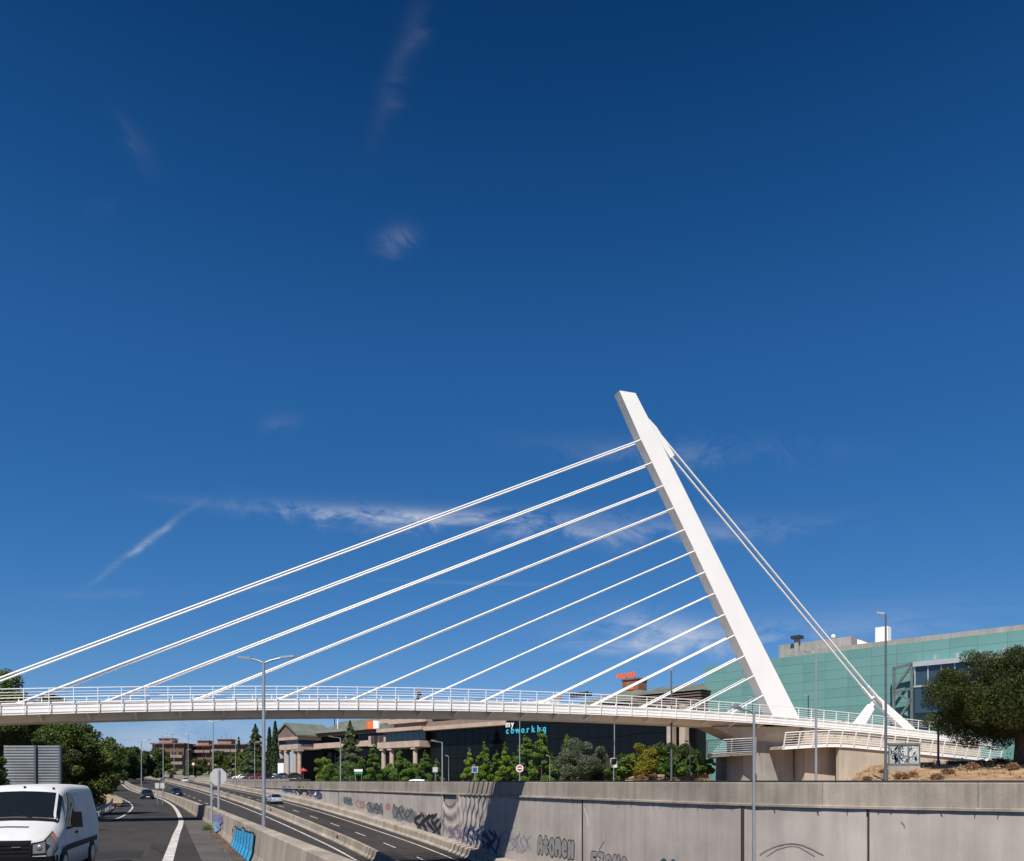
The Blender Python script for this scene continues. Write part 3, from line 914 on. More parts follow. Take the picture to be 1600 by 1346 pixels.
# ribs under the deck: one mesh shared
PS = 1.26
def rib_mesh(sg):
    mb = MB(); h = 0.05
    tri = [(sg * 2.10, -0.625), (sg * 1.12, -0.625), (sg * 0.84, -1.03), (sg * 1.0, -1.03), (sg * 2.10, -0.70)]
    if sg > 0: tri = tri[::-1]
    A = [BT * -h + BN * o + Vector((0, 0, z)) for o, z in tri]; B = [BT * h + BN * o + Vector((0, 0, z)) for o, z in tri]
    return mb.hexa(A, B).mesh('rib', M['white'])
rm = {sg: rib_mesh(sg) for sg in (-1, 1)}
bo = world_origin(bridge)
s = S0 + 0.9
while s < 21.0:
    for sg in (-1, 1):
        link('rib', rm[sg], bridge, C(s, 0, zt(s)) - bo)
    s += 2 * PS
# railings
def railing(sg, s0, s1):
    rail = deck_sweep([(sg * 2.50 - 0.035, 0.755), (sg * 2.50 + 0.035, 0.755), (sg * 2.50 + 0.035, 0.80), (sg * 2.50 - 0.035, 0.80)], s0, s1).build('railing', M['white'], bridge)
    for o, h, r in ((2.49, 0.57, 0.014), (2.475, 0.41, 0.014), (2.46, 0.25, 0.014), (2.43, -0.16, 0.014), (2.41, -0.42, 0.014)):
        n = int((s1 - s0) / 2.0)
        MB().tube([D_(s0 + (s1 - s0) * i / n, sg * o, h) for i in range(n + 1)], r, 5).build('rail', M['white'], rail)
    mb = MB()
    A = [BN * (sg * o) + BT * t for o, t in ((2.39, -0.018), (2.39, 0.018), (2.45, 0.018), (2.45, -0.018))]
    B = [BN * (sg * o) + BT * t for o, t in ((2.485, -0.018), (2.485, 0.018), (2.53, 0.018), (2.53, -0.018))]
    mb.hexa([a + Vector((0, 0, -0.70)) for a in A], [b + Vector((0, 0, 0.76)) for b in B])
    me = mb.mesh('post', M['white'])
    s = s0 + 0.25
    while s < s1:
        link('post', me, rail, C(s, 0, zt(s)) - bo - rail.location)
        s += PS
railing(-1, S0, S1); railing(1, S0, S1)

# pylon
def xl(y):
    P = [(560, 945), (611, 968), (686, 1001), (860, 1085), (1086, 1192), (1160, 1227)]
    for (a, b), (c, d) in zip(P[:-1], P[1:]):
        if y <= c: return b + (d - b) * (y - a) / (c - a)
    return P[-1][1]
def xr(y):
    P = [(560, 965), (614, 993), (659, 1016), (705, 1040), (880, 1127), (1102, 1239), (1160, 1268)]
    for (a, b), (c, d) in zip(P[:-1], P[1:]):
        if y <= c: return b + (d - b) * (y - a) / (c - a)
    return P[-1][1]
def pw(y): return 0.43 + 0.13 * (y - 611) / 540
mb = MB(); rows = [None, 640, 686, 760, 860, 960, 1040, 1100, 1160]; rings = []
for y in rows:
    yl, yr_ = (610.5, 614.5) if y is None else (y, y)
    w = pw(yl)
    rings.append([on_plane(xl(yl), yl, -w), on_plane(xr(yr_), yr_, -w), on_plane(xr(yr_), yr_, -w) + BN * 2 * w, on_plane(xl(yl), yl, -w) + BN * 2 * w])
for a, b in zip(rings[:-1], rings[1:]):
    V = a + b
    mb.add(V, [(0, 1, 5, 4), (1, 2, 6, 5), (2, 3, 7, 6), (3, 0, 4, 7)])
mb.add(rings[0], ((3, 2, 1, 0),)); mb.add(rings[-1], ((0, 1, 2, 3),))
pyl = mb.build('pylon', M['white'], bridge)
bv = pyl.modifiers.new('bevel', 'BEVEL'); bv.width = 0.03; bv.segments = 2; bv.limit_method = 'ANGLE'
# stay cables
pyl_px = [(1001, 686), (1018, 722), (1036, 758), (1052, 793), (1069, 827), (1085, 860), (1101, 893), (1116, 926.5), (1131.5, 959.5), (1147, 992), (1162.5, 1024.5), (1177.5, 1055.5), (1192, 1086)]
deck_px = [-155, -6, 134, 274, 406, 522, 630, 728, 821, 904, 980, 1052, 1121]
for (px, py), dx in zip(pyl_px, deck_px):
    w = pw(py) - 0.06
    s = s_of(dx)
    for o, sgn in ((-1, -1), (1, 1)):
        top = on_plane(px, py, -pw(py)) + BT * 0.15 + BN * (pw(py) + sgn * (pw(py) - 0.075))
        bot = D_(s, sgn * 0.47, -0.35)
        c = MB().tube([bot, top], 0.058, 8).build('stay_cable', M['white'], bridge)
        d = (top - bot).normalized()
        MB().tube([bot - d * 0.2, bot + d * 1.5], [0.10, 0.085], 8).build('anchor_sleeve', M['white'], c)
    MB().hexa([D_(s + a, b, -0.48) for a, b in ((-0.55, -0.75), (0.55, -0.75), (0.55, 0.75), (-0.55, 0.75))],
              [D_(s + a, b, 0.04) for a, b in ((-0.1, -0.62), (0.35, -0.62), (0.35, 0.62), (-0.1, 0.62))]).build('anchor_block', M['white'], bridge)
# back stays with their saddle and the A-shaped anchor
N1 = on_plane(1373, 1093, -0.34)
for k in (-1, 1):
    a = on_plane(1021, 667, -0.34) + BN * (0.34 + k * 0.34); b = N1 + BN * (0.34 + k * 0.34)
    c = MB().tube([a, b], 0.085, 8).build('back_stay', M['white'], bridge)
    d = (b - a).normalized()
    MB().tube([b - d * 1.6, b + d * 0.4], [0.12, 0.17], 8).build('anchor_sleeve', M['white'], c)
    w = [on_plane(*q, -0.46) for q in ((1012, 652), (1026.5, 668), (1054, 711.5), (1048, 716), (1036, 698))]
    lo = [q + BN * (0.46 + k * 0.34 - 0.12) for q in w]; hi = [q + BN * (0.46 + k * 0.34 + 0.12) for q in w]
    MB().hexa(lo, hi).build('saddle_plate', M['white'], bridge)
mb = MB(); N2 = N1 + BN * 0.34
e1 = on_plane(1341, 1134, 0); e2 = on_plane(1418, 1140, 0)
mb.beam(N2 + Vector((0, 0, 0.12)), e1 + (N2 - e1) * 0.72, 0.34, 0.14, BN)
mb.beam(e1 + (N2 - e1) * 0.73, e1 - (N2 - e1) * 0.1, 0.62, 0.34, BN, 0.8, 0.58)
mb.build('anchor_strut', M['white'], bridge)
d = (e2 - N2).normalized()
MB().beam(N2 - d * 0.3, e2 + d * 0.4, 0.66, 0.34, BN, 0.8, 0.60).build('anchor_leg', M['white'], bridge)

# ---------------------------------------------------------------- pier, abutment, lower landing ramp
deck_sweep([(-2.08, -0.705), (1.5, -0.705), (1.5, -7.0), (-2.08, -7.0)][::-1], 24.6, S1 - 1).build('abutment_wall', M['conc_cream'], bridge)
zp = zt(22)
MB().hexa([C(19.4, -1.0, -1.3), C(24.3, -1.0, -1.3), C(24.3, 1.2, -1.3), C(19.4, 1.2, -1.3)],
          [C(19.4, -1.0, 3.2), C(24.3, -1.0, 3.2), C(24.3, 1.2, 3.2), C(19.4, 1.2, 3.2)]).build('pier', M['conc_grey'], bridge)
MB().hexa([C(19.45, -0.95, 3.19), C(24.2, -0.95, 3.19), C(24.2, 1.15, 3.19), C(19.45, 1.15, 3.19)],
          [C(16.5, -1.1, zt(16.5) - 1.06), C(24.55, -1.7, zp - 0.72), C(24.55, 1.7, zp - 0.72), C(16.5, 1.1, zt(16.5) - 1.06)]).build('pier_head', M['conc_cream'], bridge)
lowpts = [pt(*q) for q in ((1222, 1168.5, 63.2), (1262, 1166, 63.8), (1310, 1164.5, 64.6), (1390, 1171.5, 66.2), (1480, 1180.5, 68.2), (1562, 1189, 70.2))]
LP = Path(lowpts, 1.0)
sd = empty('landing_ramp', lowpts[2] + Vector((0, 0, -3.5)))
tag(sd, 'low white-railed landing ramp curving round the footbridge abutment on a cream wall', 'ramp')
sweep(LP, [(0.0, -0.13), (-2.4, -0.13), (-2.4, 0.12), (0.0, 0.12)], 0, LP.s[-1], 1.0).build('slab', M['conc_cream'], sd)
edge = sweep(LP, [(0.02, -0.16), (0.10, -0.16), (0.10, 0.16), (0.02, 0.16)], 0, LP.s[-1], 1.0).build('slab_edge', M['white'], sd)
def lean_railing(path, root, s0, s1, name='railing', hgt=1.15, lean=0.28, gap=1.25, n_r=6, side=1.0, m='white'):
    rail = MB().tube([path.at(s0 + (s1 - s0) * i / 24)[0] + path.at(s0 + (s1 - s0) * i / 24)[2] * side * (0.10 + lean) + Vector((0, 0, hgt)) for i in range(25)], 0.045, 6).build(name, M[m], root)
    for k in range(1, n_r):
        f = k / n_r
        MB().tube([path.at(s0 + (s1 - s0) * i / 24)[0] + path.at(s0 + (s1 - s0) * i / 24)[2] * side * (0.10 + lean * f) + Vector((0, 0, hgt * f)) for i in range(25)], 0.022, 5).build('rail', M[m], rail)
    cnt = max(2, int((s1 - s0) / gap))
    for i in range(cnt + 1):
        p, t, r = path.at(s0 + (s1 - s0) * i / cnt)
        mb = MB(); mb.beam(p + r * side * 0.13, p + r * side * (0.13 + lean) + Vector((0, 0, hgt)), 0.05, 0.10, t)
        mb.build('post', M[m], rail)
lean_railing(LP, sd, 0.05, LP.s[-1] - 0.1)
s_lip = LP.s_at_px(1312)
zg = lambda p: -1.5
sweep(LP, [(-0.04, zg), (-0.40, zg), (-0.40, lambda p: p.z - 0.165), (-0.04, lambda p: p.z - 0.165)], s_lip, LP.s[-1], 1.0).build('retaining_face', M['conc_cream'], sd)
MB().hexa([Vector(q) for q in ((pt(1120, 0, 69).x, 69, -1.5), (pt(1308, 0, 66).x, 66.6, -1.5), (pt(1308, 0, 66).x, 67.0, -1.5), (pt(1120, 0, 69).x, 69.4, -1.5))],
          [Vector(q) for q in ((pt(1120, 0, 69).x, 69, 2.15), (pt(1308, 0, 66).x, 66.6, 2.95), (pt(1308, 0, 66).x, 67.0, 2.95), (pt(1120, 0, 69).x, 69.4, 2.15))]).build('rear_wall', M['conc_grey'], sd)
# landing on the far side of the pier
LQ = Path([pt(1104, 1182, 63.6), pt(1118, 1181, 63.4), pt(1150, 1179, 63.2), pt(1181, 1177.5, 63.0)], 0.6)
la = empty('rear_landing', LQ.p[0] + Vector((0, 0, -3.0)))
tag(la, 'small grey landing with dark horizontal rails left of the footbridge pier', 'landing')
sweep(LQ, [(0.0, -0.10), (-5.6, -0.10), (-5.6, 0.22), (0.0, 0.22)], 0, LQ.s[-1], 0.6).build('slab', M['conc_grey'], la)
lean_railing(LQ, la, 0.05, LQ.s[-1] - 0.05, hgt=1.2, lean=0.22, gap=1.3, n_r=7, m='galv')

# ================================================================ trees and shrubs
import numpy as np
L_ = {'oak': leaf_mat('leaf_oak', (0.041, 0.074, 0.016), (0.128, 0.169, 0.030)),
      'dark': leaf_mat('leaf_dark', (0.024, 0.046, 0.014), (0.074, 0.108, 0.027)),
      'pine': leaf_mat('needle_pine', (0.012, 0.022, 0.005), (0.072, 0.096, 0.014), 0.05),
      'cyp': leaf_mat('needle_cypress', (0.022, 0.043, 0.019), (0.054, 0.084, 0.030), 0.1),
      'cedar': leaf_mat('needle_cedar', (0.041, 0.068, 0.030), (0.121, 0.149, 0.068), 0.15),
      'lime': leaf_mat('leaf_lime', (0.105, 0.194, 0.021), (0.264, 0.377, 0.049), 0.3),
      'mid': leaf_mat('leaf_mid', (0.061, 0.131, 0.025), (0.166, 0.264, 0.049), 0.3),
      'olive': leaf_mat('leaf_olive', (0.075, 0.100, 0.062), (0.175, 0.205, 0.135), 0.2),
      'gold': leaf_mat('leaf_gold', (0.115, 0.125, 0.015), (0.27, 0.25, 0.03), 0.3),
      'pale': leaf_mat('leaf_pale', (0.20, 0.185, 0.14), (0.36, 0.34, 0.27), 0.2),
      'dry': leaf_mat('dry_grass', (0.28, 0.19, 0.09), (0.50, 0.37, 0.19), 0.2),
      'brown': leaf_mat('brown_shrub', (0.125, 0.075, 0.044), (0.300, 0.181, 0.100), 0.2)}
M['bark'] = mat('bark', (0.085, 0.062, 0.045), 0.95, 0.4, 3.0, bump=0.8, bscale=8)

def leaf_mesh(name, P, size, material, rng, up=0.35, asp=0.6, outward=None):
    """ many little rhombic leaves at points P """
    n = len(P)
    d = rng.normal(size=(n, 3)); d[:, 2] += up
    if outward is not None: d += outward * 0.8
    d /= np.linalg.norm(d, axis=1)[:, None] + 1e-9
    a = rng.normal(size=(n, 3)); a -= (a * d).sum(1)[:, None] * d; a /= np.linalg.norm(a, axis=1)[:, None] + 1e-9
    b = np.cross(d, a)
    sz = size * rng.uniform(0.6, 1.3, n)[:, None]
    V = np.empty((n, 4, 3))
    V[:, 0] = P - a * sz; V[:, 1] = P - b * sz * asp; V[:, 2] = P + a * sz; V[:, 3] = P + b * sz * asp
    me = bpy.data.meshes.new(name)
    me.vertices.add(n * 4); me.loops.add(n * 4); me.polygons.add(n)
    me.vertices.foreach_set('co', V.reshape(-1).astype(np.float32))
    me.loops.foreach_set('vertex_index', np.arange(n * 4, dtype=np.int32))
    me.polygons.foreach_set('loop_start', np.arange(0, n * 4, 4, dtype=np.int32))
    me.polygons.foreach_set('loop_total', np.full(n, 4, dtype=np.int32))
    me.materials.append(material)
    me.update(calc_edges=True)
    return me

def clump_points(cl, rng, n, e=0.45):
    """ points spread through clumps [(x, y, z, r)], thicker towards each clump's skin """
    cl = np.array(cl, float)
    w = cl[:, 3] ** 2; idx = rng.choice(len(cl), n, p=w / w.sum())
    d = rng.normal(size=(n, 3)); d /= np.linalg.norm(d, axis=1)[:, None]
    r = rng.uniform(0, 1, n) ** e
    P = cl[idx, :3] + d * (cl[idx, 3] * r)[:, None] * np.array([1, 1, 0.8])
    return P, d

def trunk_mb(h, r, limbs, rng, lean=(0, 0)):
    mb = MB()
    pts = [(lean[0] * f * f * h + 0.05 * h * math.sin(f * 4) * 0.3, lean[1] * f * f * h, h * f) for f in (0, .12, .35, .6, .85, 1)]
    mb.tube(pts, [r * 1.25, r, r * 0.85, r * 0.68, r * 0.5, r * 0.35], 8)
    for (x, y, z), f in limbs:
        b = Vector(pts[-1]).lerp(Vector(pts[2]), f) if f else Vector(pts[-1])
        e = Vector((x, y, z)); m = b.lerp(e, 0.5) + Vector((0, 0, 0.08 * (e - b).length))
        mb.tube([b, m, e], [r * 0.42, r * 0.28, r * 0.1], 6)
    return mb

def broad(seed, H, R_, leafs, size, m, crown0=0.25, flat=1.0, clumps=26, squash=1.0):
    """ broad-leaved tree: trunk, limbs and a crown of clumps with gaps """
    rng = np.random.default_rng(seed)
    cl = []
    zc = H * (crown0 + 1) / 2; rz = H * (1 - crown0) / 2
    for i in range(clumps):
        d = rng.normal(size=3); d /= np.linalg.norm(d)
        f = rng.uniform(0.45, 0.88)
        r = R_ * rng.uniform(0.14, 0.34) * (26 / max(26, clumps)) ** 0.25
        cl.append((d[0] * R_ * f * squash, d[1] * R_ * f * squash, zc + d[2] * rz * f * flat, r))
    cl.append((0, 0, zc, R_ * 0.45))
    P, d = clump_points(cl, rng, leafs)
    crown = leaf_mesh('crown', P, size, m, rng, outward=d)
    limbs = [((c[0] * 0.8, c[1] * 0.8, c[2] * 0.95), rng.uniform(0, 0.6)) for c in cl[:8]]
    return crown, trunk_mb(H * 0.62, max(0.10, R_ * 0.06), limbs, rng).mesh('trunk', M['bark'])

def cone(seed, H, R_, leafs, size, m, base=0.06, tiers=0, power=1.0, rag=0.25):
    """ conical or columnar tree, optionally in tiers """
    rng = np.random.default_rng(seed)
    f = rng.uniform(0, 1, leafs) ** 1.25
    z = H * (base + (1 - base) * f)
    prof = (1 - f) ** power * np.minimum(1, (f + 0.06) / 0.16)
    ang = rng.uniform(0, 2 * np.pi, leafs)
    lob = 1 + rag * np.sin(ang * 3 + f * 17 + seed) + rag * 0.7 * np.sin(ang * 5 - f * 31) + rag * np.sin(f * 43 + ang * 2)
    rr = rng.uniform(0.25, 1, leafs) ** 0.5
    if tiers:
        t = f * tiers + 0.13 * np.sin(ang * 4 + seed); ph = t - np.floor(t)
        lob *= 0.55 + 0.65 * (1 - ph)
        z = z - 0.05 * H * rr * prof
    r = R_ * prof * lob * rr
    P = np.stack([r * np.cos(ang), r * np.sin(ang), z], 1)
    out = np.stack([np.cos(ang), np.sin(ang), np.full(leafs, 0.3)], 1)
    crown = leaf_mesh('crown', P, size, m, rng, outward=out * 0.8)
    rng2 = np.random.default_rng(seed)
    tr = MB().tube([(0, 0, 0), (0, 0, H * 0.3), (0, 0, H * 0.9)], [R_ * 0.10 + 0.05, R_ * 0.07 + 0.03, 0.02], 6).mesh('trunk', M['bark'])
    return crown, tr

def clump_cone(seed, H, R_, leafs, size, m, n=38):
    """ young tree with a pointed but ragged outline: clumps along the stem, shrinking upwards """
    rng = np.random.default_rng(seed); cl = []
    for i in range(n):
        f = rng.uniform(0.04, 0.9) ** 0.9
        rr = R_ * (1 - f) ** 0.75
        a = rng.uniform(0, 6.283); q = rng.uniform(0.3, 1.0)
        cl.append((math.cos(a) * rr * q, math.sin(a) * rr * q, f * H, R_ * (0.13 + 0.20 * (1 - f)) * rng.uniform(0.7, 1.3)))
    for k in range(5): cl.append((rng.normal() * 0.08, rng.normal() * 0.08, H * (0.80 + 0.05 * k), R_ * (0.16 - 0.024 * k)))
    P, d = clump_points(cl, rng, leafs)
    crown = leaf_mesh('crown', P, size, m, rng, outward=d)
    tr = MB().tube([(0, 0, 0), (0.03, 0, H * 0.3), (0, 0, H * 0.92)], [0.11, 0.08, 0.02], 6).mesh('trunk', M['bark'])
    return crown, tr

def umbrella(seed, H, R_, leafs, size, m):
    """ stone pine: short bare trunk, limbs fanning up into a broad dense crown of needle tufts """
    rng = np.random.default_rng(seed)
    cl = []
    zc, rz = H * 0.555, H * 0.445
    for i in range(150):
        d = rng.normal(size=3); d /= np.linalg.norm(d)
        f = rng.uniform(0.55, 0.95)
        z = zc + d[2] * rz * f * (1.0 if d[2] > 0 else 0.9)
        cl.append((d[0] * R_ * f, d[1] * R_ * f, z, R_ * rng.uniform(0.10, 0.185)))
    for k in range(14): cl.append((rng.normal() * R_ * 0.3, rng.normal() * R_ * 0.3, zc + rng.normal() * rz * 0.25, R_ * 0.3))
    P, d = clump_points(cl, rng, leafs, 0.28)
    crown = leaf_mesh('crown', P, size, m, rng, up=0.6, asp=0.28, outward=d)
    limbs = [((c[0] * 0.85, c[1] * 0.85, c[2]), rng.uniform(0.0, 0.9)) for c in cl[:16]]
    return crown, trunk_mb(H * 0.52, 0.34, limbs, rng, (0.02, 0)).mesh('trunk', M['bark'])

PLANT_GROUPS = {}
def plant(name, proto, loc, label, cat, rz=0.0, sc=1.0, group=None, sz=None):
    root = empty(name, loc, rz)
    root.scale = (sc, sc, sz if sz else sc)
    tag(root, label, cat, group)
    link('crown', proto[0], root)
    if proto[1]: link('trunk', proto[1], root)
    return root
def gpt(px, D, zf=None):
    x = (px - CX) / F * D
    return Vector((x, D, zf if zf is not None else terrain_z(x, D)))

def bank_z(x, y):
    s, off, i = WP.near(x, y)
    f = max(0.0, min(1.0, (off - 5.0) / 26.0))
    u = x / max(1.0, y)
    right = max(0.0, min(1.0, (u - 0.395) / 0.05)); left = max(0.0, min(1.0, (0.262 - u) / 0.02))
    return -1.22 + (2.2 * left + 2.75 * right) * f ** 0.75 + 0.06 * mnoise.noise(Vector((x * 0.5, y * 0.5, 0)))
def bank_pt(px, D):
    x = (px - CX) / F * D
    return Vector((x, D, bank_z(x, D)))

# left of the slip road, big trees
pA = broad(1, 12.5, 5.6, 60000, 0.125, L_['oak'], 0.0, clumps=70)
pB = broad(2, 11.0, 5.2, 60000, 0.12, L_['dark'], -0.02, clumps=70)
pC = broad(3, 8.0, 4.3, 60000, 0.10, L_['oak'], -0.05, clumps=80)
G1 = 'trees on the left bank of the slip road'
plant('broadleaf_tree', pA, gpt(14, 72, -2.5), 'tallest leafy green tree at the left edge, rising above the footbridge rail', 'tree', 0.3, 0.98, G1)
plant('broadleaf_tree', pB, gpt(62, 80, -2.5), 'dark leafy tree seen over the footbridge, right of the tallest one', 'tree', 1.4, 1.07, G1)
plant('broadleaf_tree', pB, gpt(40, 52, -2.5), 'dark shady tree directly behind the back of the aluminium road sign', 'tree', 2.6, 0.66, G1)
plant('broadleaf_tree', pC, gpt(112, 62, -2.6), 'broad green tree right of the aluminium sign back, overhanging the slip road', 'tree', 0.7, 1.0, G1)
plant('broadleaf_tree', pC, gpt(132, 92, -2.6), 'smaller green tree at the right end of the bank beside the gore', 'tree', 3.9, 0.95, G1)
plant('broadleaf_tree', pC, gpt(-92, 34, -2.4), 'leafy tree cut by the left edge of the picture, in front of the sign back', 'tree', 5.0, 0.62, G1)
plant('broadleaf_tree', pA, gpt(140, 150, -2.3), 'green tree farther back behind the bank trees, under the footbridge', 'tree', 4.4, 0.85, G1)
# distant trees on the left
pF = broad(5, 10, 5.0, 14000, 0.26, L_['dark'], 0.05, clumps=30)
pG = broad(6, 10, 4.6, 14000, 0.25, L_['oak'], 0.08, clumps=26)
G2 = 'distant trees at the road bend'
for i, (px, D, sc, pr, lab) in enumerate([
        (196, 215, 1.25, pF, 'large dark distant tree just right of the slip road bank'),
        (222, 240, 1.35, pF, 'roundest dark distant tree left of the brick apartments'),
        (246, 290, 1.25, pG, 'distant olive-green tree touching the left end of the brick apartments'),
        (176, 250, 1.2, pG, 'distant tree half hidden behind the bank foliage'),
        (306, 300, 1.0, pF, 'distant dark tree in front of the middle apartment block'),
        (352, 280, 1.15, pF, 'distant dark tree between the middle and right apartment blocks'),
        (268, 330, 0.55, pG, 'small round bush at the foot of the left apartment block'),
        (332, 330, 0.5, pG, 'small round bush at the foot of the right apartment block'),
        (386, 240, 0.95, pG, 'bright green tree left of the layered cedar by the tall lamp')]):
    plant('distant_tree', pr, gpt(px, D), lab, 'tree', i * 1.3, sc, G2)
pCh = broad(8, 4.2, 2.4, 3500, 0.22, L_['pale'], 0.15, clumps=16)
plant('pale_tree', pCh, gpt(365, 245), 'small pale whitish ornamental tree left of the cedars', 'tree')
# cypresses and cedars
pCy = cone(11, 15, 1.25, 7000, 0.22, L_['cyp'], 0.02, power=0.55, rag=0.12)
G3 = 'narrow cypresses'
plant('cypress', pCy, gpt(373, 300), 'lone narrow dark cypress standing over the apartment roof', 'tree', 0, 1.02, G3)
plant('cypress', pCy, gpt(421, 215), 'left one of the two cypresses beside the columned portico', 'tree', 1, 1.02, G3)
plant('cypress', pCy, gpt(430, 212), 'taller right one of the two cypresses beside the columned portico', 'tree', 2, 1.12, G3)
pCe = cone(12, 14, 4.2, 22000, 0.19, L_['cedar'], 0.04, 9, 0.9, 0.16)
G4 = 'layered cedars'
plant('cedar', pCe, gpt(399, 225), 'tall layered cedar behind the near double-armed lamp post', 'tree', 0, 1.18, G4)
plant('cedar', pCe, gpt(547, 165), 'tall layered cedar in front of the middle of the office building', 'tree', 2, 0.98, G4)
# row in front of the offices
pM = clump_cone(21, 8, 2.2, 15000, 0.115, L_['mid'])
pL = clump_cone(22, 8, 2.0, 13000, 0.115, L_['lime'], 30)
pR = broad(23, 7, 3.0, 16000, 0.12, L_['mid'], 0.05, clumps=26)
pP = broad(24, 7, 2.6, 14000, 0.13, L_['lime'], 0.05, clumps=22)
G5 = 'trees planted in front of the offices'
for i, (px, D, sc, pr, lab) in enumerate([
        (508, 150, 0.95, pP, 'yellow-green rounded tree at the left end of the office planting'),
        (522, 140, 0.72, pR, 'low green bushy tree left of the office cedar'),
        (562, 128, 0.80, pR, 'rounded green tree at the right foot of the office cedar'),
        (584, 125, 0.86, pM, 'pointed green tree right of the office cedar behind the green sign'),
        (600, 128, 0.70, pR, 'green tree in front of the left column of the second portico'),
        (624, 120, 0.78, pM, 'pointed green tree between the columns of the second portico'),
        (640, 122, 0.80, pR, 'bushy green tree in front of the second portico'),
        (664, 116, 0.72, pM, 'small pointed tree left of the single-arm road lamp'),
        (682, 118, 0.58, pM, 'short green tree just beside the single-arm road lamp'),
        (733, 108, 0.72, pL, 'light green feathery tree at the left of the pointed group'),
        (756, 105, 0.80, pL, 'slender light green pointed tree right of the blue sign'),
        (776, 104, 0.66, pM, 'darker pointed tree in the middle of the pointed group'),
        (789, 102, 0.78, pL, 'light green pointed tree under the white lettering'),
        (803, 104, 0.62, pM, 'short pointed tree left of the no-entry sign'),
        (821, 100, 0.92, pM, 'tall pointed tree just right of the no-entry sign'),
        (846, 98, 0.98, pM, 'tallest pointed tree under the end of the cyan lettering'),
        (862, 99, 0.6, pM, 'low green tree between the tallest pointed tree and the olive')]):
    plant('young_tree', pr, gpt(px, D, -1.3), lab, 'tree', i * 0.9, sc, G5)
pN = cone(25, 7, 0.75, 3500, 0.14, L_['lime'], 0.02, 0, 0.45, 0.2)
plant('columnar_tree', pN, gpt(886, 104, -1.3), 'thin lime-green column-shaped tree behind the olive', 'tree', 0, 1.05)
pO = broad(31, 5.2, 3.0, 34000, 0.075, L_['olive'], 0.0, clumps=34)
plant('olive_tree', pO, gpt(912, 76, -1.3), 'big rounded grey-green olive tree behind the parapet', 'tree', 0, 1.03, sz=1.05)
plant('olive_tree', pO, gpt(946, 82, -1.3), 'second grey-green olive, right of the biggest one', 'tree', 2, 0.82)
pY = broad(32, 4.6, 2.4, 16000, 0.09, L_['gold'], 0.2, clumps=22)
plant('golden_shrub', pY, gpt(1012, 80, -0.7), 'yellow-green golden shrub left of the footbridge pier', 'shrub', 0, 1.0)
pD = broad(33, 6, 3.0, 20000, 0.11, L_['dark'], 0.0, clumps=26)
G6 = 'dark trees and shrubs behind the golden shrub'
for i, (px, D, sc, lab) in enumerate([(985, 100, 0.85, 'dark shrubby tree left of the golden shrub'), (1048, 92, 1.0, 'dark green tree right of the golden shrub under the deck'),
                                      (1070, 98, 0.95, 'dark green tree beside the pink columns'), (1028, 104, 1.1, 'dark tree behind the golden shrub against the black glass')]):
    plant('dark_tree', pD, gpt(px, D, -1.2), lab, 'tree', i * 1.7, sc, G6)
pU = umbrella(41, 8.3, 5.9, 210000, 0.085, L_['pine'])
plant('stone_pine', pU, gpt(1592, 53, 0.9), 'big dark stone pine with a broad rounded crown at the right edge', 'tree', 0.4, 1.0, sz=0.98)
pS = broad(42, 2.2, 1.3, 5000, 0.10, L_['mid'], 0.0, clumps=14)
G7 = 'low shrubs along the planted bank'
rnd = random.Random(9)
labs = ['low green shrub nearest the olive on the planted bank', 'low green shrub behind the square parking sign', 'low brownish shrub under the golden shrub', 'dark low shrub midway along the planted bank',
        'low shrub left of the grey lamp post on the bank', 'low shrub just right of the grey lamp post on the bank', 'low shrub beside the thin white post', 'low shrub against the grey landing wall']
pBr = broad(43, 2.0, 1.3, 5000, 0.10, L_['brown'], 0.0, clumps=14)
for i, px in enumerate((962, 975, 1000, 1022, 1040, 1062, 1082, 1105)):
    plant('low_shrub', pBr if i in (2, 3) else pS, bank_pt(px, 72 + rnd.uniform(0, 5)), labs[i], 'shrub', i, rnd.uniform(0.8, 1.15) * (0.5 if i in (2, 3) else 1.0), G7)

# ---------------------------------------------------------------- planted bank behind the wall (real slope)
bank = MB(); VV = []
offs = [5.0 + 31.0 * j / 26 for j in range(27)]
sl = [s_near + 1 + (sW(76) - s_near) * i / 60 for i in range(61)]
for s in sl:
    p, t, r = WP.at(s)
    for o in offs:
        q = Vector((p.x, p.y, 0)) + r * o
        VV.append((q.x, q.y, bank_z(q.x, q.y)))
bank.add(VV, [(i * 27 + j, (i + 1) * 27 + j, (i + 1) * 27 + j + 1, i * 27 + j + 1) for i in range(60) for j in range(26)], True)
tag(bank.build('planted_bank', M['mulch']), kind='structure')
# dry grass and mulch tufts over the bank
rng = np.random.default_rng(77)
pts = []
rnd = random.Random(3)
for k in range(330):
    s = rnd.uniform(s_near + 2, sW(70)); o = rnd.uniform(5.5, 30)
    p, t, r = WP.at(s); q = Vector((p.x, p.y, 0)) + r * o
    if q.x > 45 or 20 < q.x and q.y > 63: continue
    z = bank_z(q.x, q.y); rr = rnd.uniform(0.18, 0.42)
    for _ in range(34):
        pts.append((q.x + rnd.gauss(0, rr * 0.6), q.y + rnd.gauss(0, rr * 0.6), z + abs(rnd.gauss(0, rr * 0.55)) - 0.03))
tuft = link('dry_grass', leaf_mesh('dry_grass', np.array(pts), 0.11, L_['dry'], rng, up=0.1, asp=0.25))
tag(tuft, 'dry tan grass tufts scattered over the planted bank', 'grass', kind='stuff')
